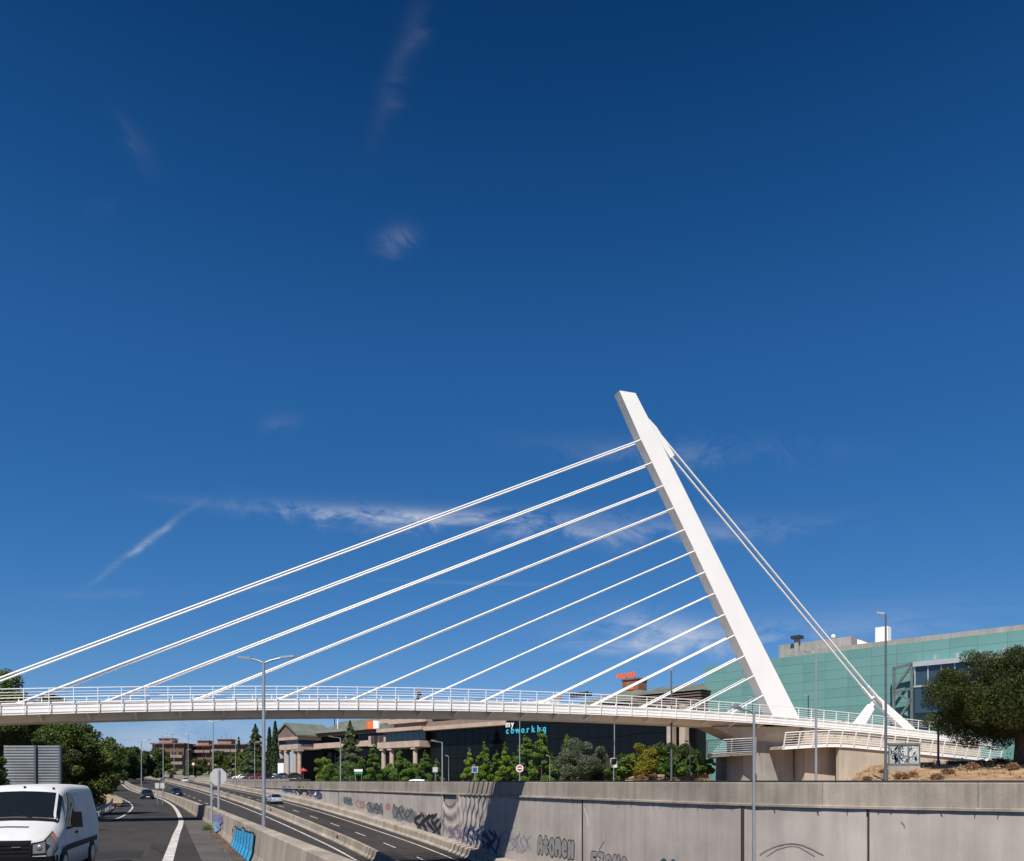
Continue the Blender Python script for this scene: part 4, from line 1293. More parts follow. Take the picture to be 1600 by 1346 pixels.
# rows of tan clumps by the parapet and brown bushes on the right bank
pT = (leaf_mesh('crown', clump_points([(0, 0, 0.22, 0.42), (0.3, 0.1, 0.15, 0.3), (-0.3, 0, 0.15, 0.3)], rng, 700)[0], 0.09, L_['dry'], rng, up=0.6, asp=0.22), None)
pW = (leaf_mesh('crown', clump_points([(0, 0, 0.25, 0.42), (0.35, 0.1, 0.18, 0.3), (-0.3, 0.1, 0.2, 0.3)], rng, 900)[0], 0.07, L_['brown'], rng, up=0.4, asp=0.4), None)
rnd = random.Random(12)
for i in range(30):
    px = 925 + i * 6.7
    D = 63 + 4 * rnd.random()
    x = (px - CX) / F * D
    plant('grass_clump', pT, (x, D, bank_z(x, D) + 0.02), 'tan ornamental grass clump in the row along the planted bank left of the pier', 'grass clump', i, rnd.uniform(0.9, 1.3), 'tan grass clumps left of the pier')
for i in range(11):
    px = 1330 + i * 26 + rnd.uniform(-8, 8); D = 46 + 11 * rnd.random(); x = (px - CX) / F * D
    plant('brown_bush', pW, (x, D, bank_z(x, D)), 'small dry brown bush on the bare bank below the landing ramp', 'bush', i, rnd.uniform(0.5, 0.95), 'dry brown bushes on the right bank')
# weeds at the foot of the near barrier
pV = (leaf_mesh('crown', clump_points([(0, 0, 0.18, 0.26), (0.2, 0.1, 0.12, 0.2)], rng, 500)[0], 0.05, L_['mid'], rng, up=0.3, asp=0.25), None)
for y, sc, lab in ((17.5, 1.25, 'largest green weed at the foot of the near barrier'), (19.5, 0.8, 'small weed just behind the largest one by the near barrier'), (40, 1.0, 'weed at the far end of the near barrier')):
    i = sB(y); plant('weed', pV, BP.p[i] - BP.r[i] * 0.35, lab, 'weed', y, sc)

# dead leaves and grit blown against the foot of the near barrier
rng = np.random.default_rng(5); rnd = random.Random(5); pts = []
for k in range(1500):
    p, t, r = BP.at(bs(12) + rnd.uniform(0, 34) ** 1.0)
    pts.append(p - r * (0.14 + abs(rnd.gauss(0, 0.22))) + Vector((0, 0, 0.04 + rnd.uniform(0, 0.02))))
lit_ = link('leaf_litter', leaf_mesh('leaf_litter', np.array([tuple(q) for q in pts]), 0.035, L_['brown'], rng, up=4.0, asp=0.6))
tag(lit_, 'brown leaf litter along the foot of the near barrier', 'litter', kind='stuff')

# ================================================================ buildings
M['teal'] = mat('teal_glass', (0.145, 0.300, 0.285), 0.30, 0.10, 0.06, spec=0.5, dark=(0.126, 0.272, 0.262))
M['teal_b'] = mat('teal_glass_dull', (0.130, 0.277, 0.265), 0.25, 0.10, 0.12, spec=0.5)
M['teal_dk'] = mat('teal_joint', (0.125, 0.27, 0.255), 0.6)
M['pinkstone'] = mat('pink_stone', (0.46, 0.36, 0.30), 0.8, 0.2, 0.5)
M['copper'] = mat('green_copper', (0.135, 0.155, 0.125), 0.7, 0.25, 0.35, dark=(0.095, 0.105, 0.085))
M['brown_eave'] = mat('brown_eaves', (0.17, 0.125, 0.10), 0.8, 0.2, 1.0)
M['brick'] = mat('brick', (0.25, 0.115, 0.07), 0.9, 0.3, 1.2, dark=(0.17, 0.075, 0.05))
M['brick_far'] = mat('brick_far', (0.155, 0.085, 0.06), 0.9, 0.25, 0.2)
M['stone_far'] = mat('balcony_stone', (0.26, 0.20, 0.165), 0.9, 0.2, 0.3)
M['roof_red'] = mat('red_tiles', (0.20, 0.06, 0.045), 0.85, 0.3, 0.5)
M['win_far'] = mat('far_window', (0.018, 0.02, 0.024), 0.15)
M['silver'] = mat('silver_frame', (0.50, 0.53, 0.56), 0.4, 0.1, 1.0, metal=0.3)
M['steel_truss'] = mat('grey_truss_paint', (0.13, 0.16, 0.165), 0.55, 0.2, 1.0)
M['blue_glass'] = mat('blue_glass', (0.03, 0.06, 0.085), 0.08, spec=0.8)
FD = Vector((0.7071, -0.7071, 0)); FB = Vector((0.7071, 0.7071, 0)); UP = Vector((0, 0, 1))

# ---------------------------------------------------------------- teal glass hall
GA = Vector((31.4, 130.0, 0))
def ga(a, b, z): return GA + FD * a + FB * b + UP * z
glass = empty('glass_hall', ga(25, 10, -1.2))
tag(glass, 'large teal glass-clad hall behind the pylon and the stone pine', 'building')
go = world_origin(glass)
def gbox(a0, a1, b0, b1, z0, z1):
    return MB().hexa([ga(a0, b0, z0), ga(a1, b0, z0), ga(a1, b1, z0), ga(a0, b1, z0)], [ga(a0, b0, z1), ga(a1, b0, z1), ga(a1, b1, z1), ga(a0, b1, z1)])
gbox(0, 66, 0.15, 40, -1.3, 18.62).build('wall', M['teal_dk'], glass)
PWD, PHT = 3.3, 1.33
mb = MB()
for q in ((0,),):
    A = [FD * x + UP * z for x, z in ((0.012, 0.012), (PWD - 0.012, 0.012), (PWD - 0.012, PHT - 0.012), (0.012, PHT - 0.012))]
    mb.hexa([p for p in A], [p + FB * 0.10 for p in A])
pm = [mb.mesh('glass_panel', M['teal']), mb.mesh('glass_panel', M['teal_b'])]
rnd = random.Random(2)
for i in range(20):
    for j in range(15):
        z = -1.3 + PHT * j
        if j < 2 and i > 3: continue
        link('glass_panel', pm[1 if (rnd.random() < 0.22 or (j == 8 and rnd.random() < .6)) else 0], glass, ga(i * PWD, -0.02 - rnd.uniform(0, 0.02), z) - go)
# return side on the left end
for i in range(3):
    pass
gbox(-0.06, 0.0, 0.0, 40, -1.3, 18.6).build('side_wall', M['teal_b'], glass)
gbox(15.5, 66, 0.3, 40, 18.63, 19.35).build('parapet', M['conc_grey'], glass)
gbox(8.7, 20.3, 8.0, 18, 18.63, 22.0).build('plant_room', M['conc_grey'], glass)
gbox(11.5, 12.2, 7.5, 8.2, 18.64, 22.6).build('chimney', M['conc_grey'], glass)
gbox(11.1, 12.6, 7.1, 8.6, 22.61, 23.1).build('chimney_cowl', M['steel_dark'], glass)
gbox(26.5, 28.2, 1.0, 2.2, 19.36, 21.5).build('roof_unit', M['white'], glass)
mbx = MB(); A = [ga(24.0, 1.0, 19.36), ga(25.6, 1.0, 19.36), ga(24.0, 1.0, 20.2)]
mbx.hexa(A, [q + FB * 1.6 for q in A]).build('roof_hatch', M['white'], glass)
MB().sphere(ga(17.4, 8.4, 22.35), 0.36).build('dish', M['white'], glass)
# external steel frame and glazed stair
fr = [((29.9, 8.0), (29.9, 15.4)), ((32.2, 8.0), (32.2, 15.7)), ((29.9, 12.0), (32.2, 12.3)), ((29.9, 15.2), (32.2, 15.6)), ((29.9, 12.3), (32.2, 15.5)), ((29.9, 12.0), (32.2, 10.6)), ((30.3, 8.0), (32.2, 10.9)), ((29.9, -1), (29.9, 8.0)), ((32.2, -1), (32.2, 8))]
for (a0, z0), (a1, z1) in fr:
    MB().beam(ga(a0, -1.6, z0), ga(a1, -1.6, z1), 0.30, 0.30, FB).build('truss_member', M['steel_truss'], glass)
gbox(32.5, 44.0, -1.5, -0.1, 9.0, 12.4).build('stair_glazing', M['blue_glass'], glass)
gbox(32.5, 44.0, -1.45, -0.1, 12.65, 15.1).build('stair_glazing', M['blue_glass'], glass)
gbox(32.4, 45.0, -1.9, -0.1, 15.12, 15.75).build('canopy', M['silver'], glass)
gbox(32.4, 45.0, -1.6, -0.1, 12.41, 12.64).build('floor_band', M['silver'], glass)
for i in range(7):
    gbox(32.5 + i * 1.6, 32.64 + i * 1.6, -1.58, -1.51, 12.65, 15.1).build('mullion', M['silver'], glass)
for i in range(4):
    gbox(35.0 + i * 2.6, 35.3 + i * 2.6, -1.9, -1.4, 15.76, 16.4).build('canopy_bracket', M['silver'], glass)

# ---------------------------------------------------------------- black-glass office building with porticoes
OA = Vector((-1.3, 160.0, 0))
def oa(a, b, z): return OA + FD * a + FB * b + UP * z
office = empty('office_building', oa(-30, 10, -1.2))
tag(office, 'long black-glass office building with pink stone porticoes and green copper roofs', 'building')
oo = world_origin(office)
def obox(a0, a1, b0, b1, z0, z1):
    return MB().hexa([oa(a0, b0, z0), oa(a1, b0, z0), oa(a1, b1, z0), oa(a0, b1, z0)], [oa(a0, b0, z1), oa(a1, b0, z1), oa(a1, b1, z1), oa(a0, b1, z1)])
def ohip(name, a0, a1, b0, b1, z0, z1, inset, m, da=None):
    da = inset if da is None else da
    return MB().hexa([oa(a0, b0, z0), oa(a1, b0, z0), oa(a1, b1, z0), oa(a0, b1, z0)],
                     [oa(a0 + da, b0 + inset, z1), oa(a1 - da, b0 + inset, z1), oa(a1 - da, b1 - inset, z1), oa(a0 + da, b1 - inset, z1)]).build(name, m, office)
obox(-89, -24, 6.0, 30, -1.2, 12.2).build('wall', M['black'], office)
obox(-26, 0, 2.0, 30, -1.2, 11.2).build('wall', M['black'], office)
obox(0.0, 31.0, 0.0, 12, -1.2, 13.95).build('wall', M['black'], office)
obox(31.02, 44.5, 0.0, 12, -1.2, 11.3).build('wall', M['black'], office)
def panes(a0, a1, b, z0, z1, na, nz, m='glass_dark'):
    w, h = (a1 - a0) / na, (z1 - z0) / nz
    A = [FD * x + UP * z for x, z in ((0.05, 0.05), (w - 0.05, 0.05), (w - 0.05, h - 0.05), (0.05, h - 0.05))]
    me = MB().hexa(A, [p + FB * 0.06 for p in A]).mesh('glass_pane', M[m])
    for i in range(na):
        for j in range(nz):
            link('glass_pane', me, office, oa(a0 + w * i, b - 0.075, z0 + h * j) - oo)
panes(-77, -48, 6.0, -1.2, 8.4, 13, 3); panes(-47, -42, 6.0, -1.2, 9.2, 3, 3)
panes(-24, 0, 2.0, -1.2, 11.1, 10, 4); panes(0, 31, 0.0, -1.2, 13.9, 13, 5); panes(31, 44, 0.0, -1.2, 11.25, 5, 4)
panes(-77, -50, 6.0, 10.3, 12.1, 12, 1); panes(-41.5, -26.5, 1.0, 9.3, 11.4, 7, 1, 'blue_glass')
# stone bands
obox(-78, -50, 3.5, 6.2, 8.8, 10.2).build('stone_band', M['pinkstone'], office)
obox(-52, -49.5, 3.3, 6.2, 8.6, 11.2).build('stone_pier', M['pinkstone'], office)
obox(-49.5, -41, 4.0, 6.2, 9.6, 11.2).build('stone_band', M['pinkstone'], office)
obox(-25.8, 0.4, -0.4, 2.2, 11.25, 12.1).build('fascia', M['pinkstone'], office)
# porticoes
def portico(a0, a1, b0, b1, z_bot, z_top, cols, depth):
    e = obox(a0, a1, b0, b1, z_bot, z_top).build('entablature', M['pinkstone'], office)
    for a in cols:
        for b in (b0 + 0.9,):
            p = oa(a, b, 0)
            mb = MB(); mb.cyl((p.x, p.y, (z_bot - 1.2) / 2), 0.62, z_bot + 1.2, 14, 'Z', 0.52)
            c = mb.build('column', M['pinkstone'], office)
            MB().box((p.x, p.y, z_bot - 0.25), (1.6, 1.6, 0.5), R(45)).build('capital', M['pinkstone'], c)
            MB().box((p.x, p.y, -0.7), (1.7, 1.7, 1.0), R(45)).build('base', M['pinkstone'], c)
portico(-90, -78.5, -1.0, 6, 8.6, 10.0, (-88.6, -85.4, -81.4, -79.2), 7)
obox(-89.5, -78.8, -0.6, 6, 10.01, 11.2).build('attic_glazing', M['blue_glass'], office)
obox(-90.4, -78.2, -1.3, 6, 11.21, 12.0).build('cornice', M['pinkstone'], office)
gb = [oa(-90.4, -1.2, 12.01), oa(-78.2, -1.2, 12.01), oa(-84.3, -1.2, 15.2)]
MB().hexa(gb, [q + FB * 8 for q in gb]).build('gable', M['brown_eave'], office)
gb = [oa(-91.0, -1.6, 12.05), oa(-84.3, -1.6, 15.5), oa(-77.6, -1.6, 12.05), oa(-77.6, -1.6, 12.5), oa(-84.3, -1.6, 16.0), oa(-91.0, -1.6, 12.5)]
MB().hexa(gb[::-1], [q + FB * 12 for q in gb[::-1]]).build('gable_roof', M['copper'], office)
portico(-42, -26, -1.2, 4, 7.7, 9.1, (-40.6, -37.4, -28.6), 7)
obox(-41.7, -26.3, 1.02, 6, 9.11, 11.5).build('attic_wall', M['black'], office)
obox(-42.6, -25.6, -1.0, 6, 11.51, 12.3).build('cornice', M['pinkstone'], office)
obox(-40, -26, 0.5, 6, 13.4, 14.4).build('upper_fascia', M['pinkstone'], office)
obox(-39, -26, 1.5, 6, 12.31, 13.39).build('upper_wall', M['brown_eave'], office)
# roofs
ohip('eaves', -78, -50, 4.6, 20, 12.21, 13.0, 0.3, M['brown_eave'])
ohip('copper_roof', -78.5, -49.5, 4.0, 22, 13.01, 16.6, 7.5, M['copper'], 3.0)
ohip('copper_roof', -49, -40, 6, 20, 11.3, 15.2, 6.0, M['copper'], 1.0)
ohip('copper_roof', -41, -14, 2.0, 24, 14.41, 18.2, 8.0, M['copper'], 6.0)
ohip('eaves', -26, 0, 0.4, 20, 12.11, 13.2, 0.4, M['brown_eave'])
ohip('copper_roof', -15, 3, 2, 24, 13.21, 16.5, 8.0, M['copper'], 5.0)
obox(-45.5, -41.5, 2.0, 5.0, 13.9, 14.9).build('roof_kiosk', M['pinkstone'], office)
# right block: copper pyramid with brick turret and slatted eaves
ohip('copper_roof', 4, 27, 12, 33, 15.0, 18.4, 8.0, M['copper'], 8.5)
obox(4.3, 26.7, 12.3, 32.7, 14.01, 14.99).build('eaves', M['brown_eave'], office)
obox(13.5, 17.5, 20.5, 23.5, 18.0, 20.7).build('brick_turret', M['brick'], office)
obox(13.3, 17.7, 20.3, 23.7, 20.71, 21.0).build('turret_cornice', M['brick'], office)
obox(15.2, 16.4, 20.3, 20.49, 18.7, 19.6).build('turret_sign', PA['orange'], office)
for i in range(7):
    obox(31.5, 45.0, -0.6, 1.5, 11.4 + 0.46 * i, 11.62 + 0.46 * i).build('eaves_slat', M['brown_eave'], office)
ohip('copper_roof', 31.0, 45.5, -0.8, 14, 14.62, 16.4, 6.0, M['copper'], 2.0)
for a in (40.2, 42.6):
    p = oa(a, -1.6, 0)
    c = MB().box((p.x, p.y, 5.6), (1.1, 1.1, 13.6), R(45)).build('column', M['pinkstone'], office)
# lettering on the facade
def facade_text(txt, a0, a1, z0, h, m, b=-0.35, space=1.0, wide=None):
    cx = a0
    n = len(txt); step = (a1 - a0) / n
    for i, ch in enumerate(txt):
        V, Fc = text_mesh(ch, 0.02, 0.06)
        if not V: continue
        mn = min(v.x for v in V); mx = max(v.x for v in V)
        k = h / 0.70
        kx = k * 0.95
        pts = [oa(a0 + step * (i + 0.5) + (v.x - (mn + mx) / 2) * kx, b - v.z, z0 + v.y * k) for v in V]
        MB().add(pts, Fc).build('letter', m, office)
lit = mat('sign_cyan', (0.04, 0.50, 0.72), 0.5); litw = mat('sign_white', (0.85, 0.85, 0.85), 0.5)
facade_text('my', 0.4, 3.0, 10.75, 1.25, litw)
facade_text('coworkhq', 0.2, 11.6, 9.45, 1.25, lit)
# rooftop lettering too far away to read: rows of small letter-like blocks
def roof_blocks(p0, p1, h, n, m, seed):
    rnd = random.Random(seed); w = (p1 - p0) / n
    for i in range(n):
        hh = h * rnd.uniform(0.65, 1.0)
        a = p0 + w * i; b = a + w * 0.72
        c = (a + b) / 2
        MB().box((c.x, c.y, c.z + hh / 2), ((b - a).length, 0.2, hh), math.atan2((p1 - p0).y, (p1 - p0).x)).build('roof_letter', m, office)
roof_blocks(oa(11.6, 21, 21.35), oa(16.6, 21, 21.35), 1.1, 8, PA['orange'], 1)
obox(14.0, 14.15, 21.1, 21.25, 21.01, 21.5).build('sign_bracket', M['steel_dark'], office)
obox(16.2, 16.35, 21.1, 21.25, 21.01, 21.5).build('sign_bracket', M['steel_dark'], office)
roof_blocks(oa(-78.5, 9, 17.7), oa(-73.5, 9, 17.7), 0.9, 8, PA['teal'], 2)
roof_blocks(oa(-81.6, 9, 17.6), oa(-80.4, 9, 17.6), 1.3, 1, PA['teal'], 3)
obox(-76.2, -76.0, 8.8, 9.0, 15.5, 17.7).build('sign_bracket', M['steel_dark'], office)
roof_blocks(oa(11.6, 6, 16.2), oa(17.5, 6, 16.2), 1.0, 7, PA['black'], 5)
roof_blocks(oa(8.6, 6, 15.9), oa(9.9, 6, 15.9), 1.5, 1, PA['pink'], 6)
obox(-3, 7.4, 5, 8, 15.0, 16.2).build('roof_kiosk', M['white'], office)
# orange and white roof drum behind the cedar
p = oa(-49.0, 2, 0)
MB().cyl((p.x, p.y, 13.7), 1.15, 1.9, 14).build('orange_drum', PA['orange'], office)
p = oa(-46.6, 2, 0)
MB().cyl((p.x, p.y, 13.7), 0.95, 1.9, 14).build('white_drum', M['white'], office)
p = oa(-70, 6, 0)
MB().tube([(p.x, p.y, 13), (p.x, p.y, 20)], 0.12, 6).build('mast', M['white'], office)

# ---------------------------------------------------------------- distant brick apartment blocks
def apartment(px0, px1, D, zb, ztop, label, seed, floors=4):
    x0, x1 = (px0 - CX) / F * D, (px1 - CX) / F * D
    rnd = random.Random(seed)
    root = empty('apartment_block', ((x0 + x1) / 2, D, zb)); tag(root, label, 'building', 'distant brick apartment blocks')
    MB().box(((x0 + x1) / 2, D + 6, (zb + ztop) / 2), (x1 - x0, 12, ztop - zb)).build('wall', M['brick_far'], root)
    fh = (ztop - zb) / floors
    nw = max(3, int((x1 - x0) / 2.6)); w = (x1 - x0) / nw
    wm = MB().box((0, 0, 0), (w * 0.62, 0.12, fh * 0.5)).mesh('window', M['win_far'])
    o = world_origin(root)
    for f in range(floors):
        z = zb + fh * f
        for i in range(nw):
            link('window', wm, root, Vector((x0 + w * (i + 0.5), D - 0.02, z + fh * 0.62)) - o)
        k = 0
        while k < nw:
            L = rnd.choice((2, 3))
            if rnd.random() < 0.7:
                a = x0 + w * k; b = min(x1, a + w * L)
                MB().box(((a + b) / 2, D - 0.75, z + fh * 0.18), (b - a - 0.3, 1.4, fh * 0.42)).build('balcony', M['stone_far'], root)
            k += L
    rf = MB().box(((x0 + x1) / 2, D + 5.6, ztop + 0.25), (x1 - x0 + 1.2, 13.5, 0.5)).build('roof', M['roof_red'], root)
    c = x0 + (x1 - x0) * rnd.uniform(0.3, 0.7)
    MB().box((c, D + 4, ztop + 1.45), ((x1 - x0) * 0.42, 6, 1.9)).build('penthouse', M['stone_far'], root)
    MB().box((c, D + 4, ztop + 2.55), ((x1 - x0) * 0.46, 7, 0.3)).build('penthouse_roof', M['roof_red'], root)
    for k in range(3):
        MB().tube([(c + k * 2.1 - 2, D + 3, ztop + 1), (c + k * 2.1 - 2, D + 3, ztop + 4 + k % 2)], 0.06, 4).build('aerial', M['steel_dark'], root)
apartment(238, 287, 352, 4.5, 16.3, 'left one of the distant brick apartment blocks beyond the road bend', 1)
apartment(289, 330, 362, 4.5, 15.8, 'middle one of the distant brick apartment blocks, behind dark trees', 2)
apartment(331, 382, 350, 4.0, 15.8, 'right one of the distant brick apartment blocks, left of the lone cypress', 3)

# ================================================================ street furniture
def lamp(name, x, y, z0, z1, label, arms=((1.5, 0.0),), r=0.11, m='galv', head=0.75, droop=0.35, heading=None):
    """ tapered post with one or two arms, each carrying a luminaire """
    root = empty(name, (x, y, z0)); tag(root, label, 'street lamp')
    MB().tube([(x, y, z0), (x, y, z0 + 0.5), (x, y, z1)], [r * 1.15, r, r * 0.62], 10).build('post', M[m], root)
    MB().cyl((x, y, z0 + 0.35), r * 1.6, 0.7, 10).build('base', M[m], root)
    for L, ang in arms:
        d = Vector((math.cos(ang), math.sin(ang), 0))
        P = Vector((x, y, z1))
        e = P + d * L + Vector((0, 0, droop * 0.45 * L))
        a = MB().tube([P - Vector((0, 0, 0.12)), P + d * L * 0.35 + Vector((0, 0, 0.02)), e], r * 0.42, 7).build('arm', M[m], root)
        mb = MB(); q = e + d * head
        s = Vector((-d.y, d.x, 0))
        up = Vector((0, 0, 0.10)); w = 0.17
        lo = [e - s * 0.08 - up * 0.2, e + s * 0.08 - up * 0.2, q + s * w - up * 0.4 + up, q - s * w - up * 0.4 + up]
        hi = [v + Vector((0, 0, 0.12)) for v in lo]
        mb.hexa(lo, hi).build('luminaire', M['galv'], a)
    return root
def sign_post(root, x, y, z0, z1, r=0.04, m='galv'):
    return MB().tube([(x, y, z0), (x, y, z1)], r, 8).build('post', M[m], root)

# big lamp left of the sunken road
q = pt(412, 1026, 43)
lamp('double_arm_lamp', q.x, 43, -7.0, q.z - 0.25, 'tall double-arm grey road lamp in front of the footbridge deck', ((0.85, R(8)), (0.85, R(158))), 0.125, head=0.75, droop=0.45)
for px, py, D, zb, lab in ((333, 1128, 128, -3.4, 'double-arm lamp behind the octagonal sign back'), (294, 1147.5, 205, -1.6, 'thin distant double-arm lamp in front of the middle apartments'), (272, 1157, 290, 0.6, 'farthest double-arm lamp before the left apartments')):
    q = pt(px, py, D); lamp('double_arm_lamp', q.x, D, zb, q.z, lab, ((0.9, 0.05), (0.9, math.pi - 0.05)), 0.12, head=0.8)
for px, py, D, zb, lab in ((221, 1158, 135, -2.8, 'single thin lamp beside the far barrier at the left'), (255, 1150, 122, -3.4, 'thin lamp behind the dark car on the slip road'), (241, 1163, 300, 1.0, 'distant thin lamp left of the apartments'),
                           (368, 1157, 175, -1.6, 'thin lamp beside the lone cypress'), (398, 1160, 150, -1.3, 'thin lamp in front of the layered cedar'), (291, 1172, 270, 0.8, 'short distant lamp under the middle apartments')):
    q = pt(px, py, D); lamp('thin_lamp', q.x, D, zb, q.z, lab, ((0.9, 0.2),), 0.085, head=0.6)
# lamps at the foot of the retaining wall
for px, py, lab in ((691, 1160, 'single-arm lamp standing at the foot of the wall beside the loose facing'), (532, 1153, 'single-arm lamp at the foot of the wall near the warning sign'), (1178, 1112, 'nearest single-arm lamp in front of the open dark wall joint')):
    s = WP.s_at_px(px); p, t, r = WP.at(s); q = p - r * 0.5
    D = q.y; x = (px - CX) / F * D
    lamp('wall_lamp', x, D, p.z + 0.82, -(py - HY) / F * D, lab, ((1.0 if px != 691 else 0.55, math.atan2(-r.y, -r.x)),), 0.095, head=0.5, droop=0.1)
# street-level lamps
for px, py, D, zb, lab, m, arm in ((1384, 960, 48, 0.0, 'tall dark blue-grey lamp post in front of the glass hall', 'galv_dark', ((0.05, 2.6),)), (1275, 1020, 50, -1.0, 'grey lamp post in front of the landing ramp', 'galv', ((0.25, 2.9),)),
                               (1049, 1048, 62, -0.9, 'dark lamp post left of the pier on the planted bank', 'galv_dark', ((0.05, 1.2),)), (1263, 1088, 86, -1.0, 'small dark lamp behind the footbridge rail right of the pylon', 'steel_dark', ((0.1, 0.3), (0.1, 2.8))),
                               (1176, 1090, 88, -1.0, 'small dark lamp behind the footbridge rail left of the pylon', 'steel_dark', ((0.1, 0.3), (0.1, 2.8))),
                               (1466, 1100, 58, 0.8, 'slim dark post beside the landing ramp under the pine', 'galv_dark', ((0.05, 0.0),))):
    q = pt(px, py, D); lamp('street_lamp', q.x, D, zb, q.z, lab, arm, 0.085, m, 0.42, 0.1)
for px, py, D, lab in ((960, 1112, 75, 'light grey pole carrying the square parking sign'), (812, 1112, 90, 'grey pole carrying the round no-entry sign')):
    q = pt(px, py, D); lamp('street_lamp', q.x, D, -1.2, q.z, lab, ((0.4, 2.0),), 0.07, 'galv', 0.4, 0.1)
# short lamps among the trees
for px, py, D, lab in ((701, 1182, 112, 'short white-headed garden lamp left of the blue sign'), (859, 1182, 92, 'short white-headed garden lamp left of the olive tree'), (1078, 1160, 66, 'thin pale post in the planted bank near the pier'), (880, 1190, 88, 'short white-headed garden lamp at the olive foliage')):
    q = pt(px, py, D); lamp('garden_lamp', q.x, D, -1.2 if px != 1078 else -0.6, q.z, lab, ((0.12, 3.0),), 0.05, 'galv', 0.3, 0.1)

# octagonal sign seen from behind
oc = pt(341, 1214, 42.2)
root = empty('octagonal_sign', (oc.x, oc.y, -2.5)); tag(root, 'back of a grey octagonal road sign on two posts behind the barrier', 'road sign')
A = [oc + Vector((0.47 * math.cos(R(22.5 + 45 * k)), 0.03, 0.47 * math.sin(R(22.5 + 45 * k)))) for k in range(8)]
MB().hexa(A, [q + Vector((0, -0.03, 0)) for q in A]).build('plate', mat('grey_sign_back', (0.50, 0.50, 0.52), 0.5, 0.1, 2.0, metal=0.2), root)
for dx in (-0.33, 0.04):
    MB().box((oc.x + dx, oc.y - 0.06, (oc.z + 0.40 - 2.5) / 2 if dx > 0 else (oc.z - 0.35 - 2.5) / 2), (0.10, 0.06, (oc.z + 0.40 + 2.5) if dx > 0 else (oc.z - 0.35 + 2.5))).build('post', M['galv'], root)
MB().box((oc.x - 0.14, oc.y - 0.02, oc.z - 0.62), (0.34, 0.03, 0.16)).build('plaque', M['steel_dark'], root)

# back of the big slatted aluminium direction sign
root = empty('direction_sign', pt(50, 1300, 38)); tag(root, 'back of a large slatted aluminium direction sign behind the white van', 'road sign')
M['alu'] = mat('aluminium_slats', (0.20, 0.225, 0.25), 0.6, 0.35, 0.7, metal=0.2)
xa, xb, xm = pt(6, 0, 38).x, pt(94.5, 0, 38).x, pt(57, 0, 38).x
z_hi, z_lo = pt(0, 1165, 38).z, pt(0, 1240, 38).z
n = 17
for i in range(n):
    z = z_lo + (z_hi - z_lo) * i / n
    h = (z_hi - z_lo) / n
    for u0, u1 in ((xa, xm - 0.03), (xm + 0.03, xb)):
        A = [Vector((u0, 38, z + 0.012)), Vector((u1, 38, z + 0.012)), Vector((u1, 37.986, z + h * 0.5)), Vector((u0, 37.986, z + h * 0.5)),]
        B = [Vector((u0, 37.986, z + h * 0.5)), Vector((u1, 37.986, z + h * 0.5)), Vector((u1, 38, z + h - 0.012)), Vector((u0, 38, z + h - 0.012))]
        mb = MB(); mb.add(A, ((0, 1, 2, 3),)); mb.add(B, ((0, 1, 2, 3),)); mb.add([v + Vector((0, 0.04, 0)) for v in (A[0], A[1], B[2], B[3])], ((3, 2, 1, 0),))
        mb.build('slat', M['alu'], root)
for x in (xm, xb + 0.03):
    MB().box((x, 37.93, (z_hi - 2.6) / 2), (0.09, 0.14, z_hi + 2.6)).build('post', M['galv_dark'], root)

# round, square and triangular signs at street level
def plate_sign(px, py, D, kind, r, label, post_to, cat='road sign', face=None, rim=None, col_post='galv'):
    c = pt(px, py, D)
    root = empty('road_sign', (c.x, D, post_to)); tag(root, label, cat)
    sign_post(root, c.x, D + 0.05, post_to, c.z + r * 0.9, 0.045, col_post)
    def poly(k, rr, rot, y):
        return [c + Vector((rr * math.cos(rot + 2 * math.pi * i / k), y, rr * math.sin(rot + 2 * math.pi * i / k))) for i in range(k)]
    k, rot = {'round': (20, 0), 'tri': (3, R(90)), 'square': (4, R(45))}[kind]
    A = poly(k, r, rot, 0.0); MB().hexa(A, [q + Vector((0, -0.02, 0)) for q in A]).build('plate', rim, root)
    A = poly(k, r * (0.72 if kind != 'square' else 0.86), rot, -0.024); MB().hexa(A, [q + Vector((0, -0.006, 0)) for q in A]).build('face', face, root)
    return root, c
S_ = {k: mat('sign_' + k, v, 0.45) for k, v in dict(red=(0.42, 0.05, 0.04), white=(0.75, 0.75, 0.75), blue=(0.03, 0.10, 0.27), black=(0.02, 0.02, 0.02), green=(0.02, 0.22, 0.10), grey=(0.45, 0.47, 0.5)).items()}
root, c = plate_sign(812, 1201, 88, 'round', 0.42, 'round red-rimmed no-entry sign on the grey pole by the pointed trees', -1.2, face=S_['red'], rim=S_['white'])
MB().box((c.x, c.y - 0.04, c.z), (0.5, 0.012, 0.13)).build('bar', S_['white'], root)
s = WP.s_at_px(494); p, t, r = WP.at(s); q = p - r * 0.5
root, c = plate_sign(495, 1240, q.y, 'tri', 0.66, 'triangular red-rimmed warning sign at the foot of the wall', p.z + 0.8, face=S_['white'], rim=S_['red'])
MB().box((c.x, c.y - 0.04, c.z + 0.05), (0.09, 0.012, 0.32)).build('symbol', S_['black'], root)
plate_sign(742, 1203, 96, 'square', 0.50, 'square blue sign on a thin post among the pointed trees', -1.2, face=S_['blue'], rim=S_['white'])
root, c = plate_sign(959, 1190, 70, 'square', 0.40, 'square black and white parking sign on the light grey pole', -1.0, face=S_['black'], rim=S_['white'])
MB().box((c.x, c.y + 0.0, c.z - 0.42), (0.56, 0.02, 0.22)).build('plaque', S_['white'], root)
plate_sign(680, 1203, 104, 'square', 0.46, 'small grey sign back left of the garden lamp', -1.2, face=S_['grey'], rim=S_['grey'])
plate_sign(302, 1194, 250, 'round', 0.55, 'tiny round sign in the distance above the road bend', 0.5, face=S_['white'], rim=S_['red'])
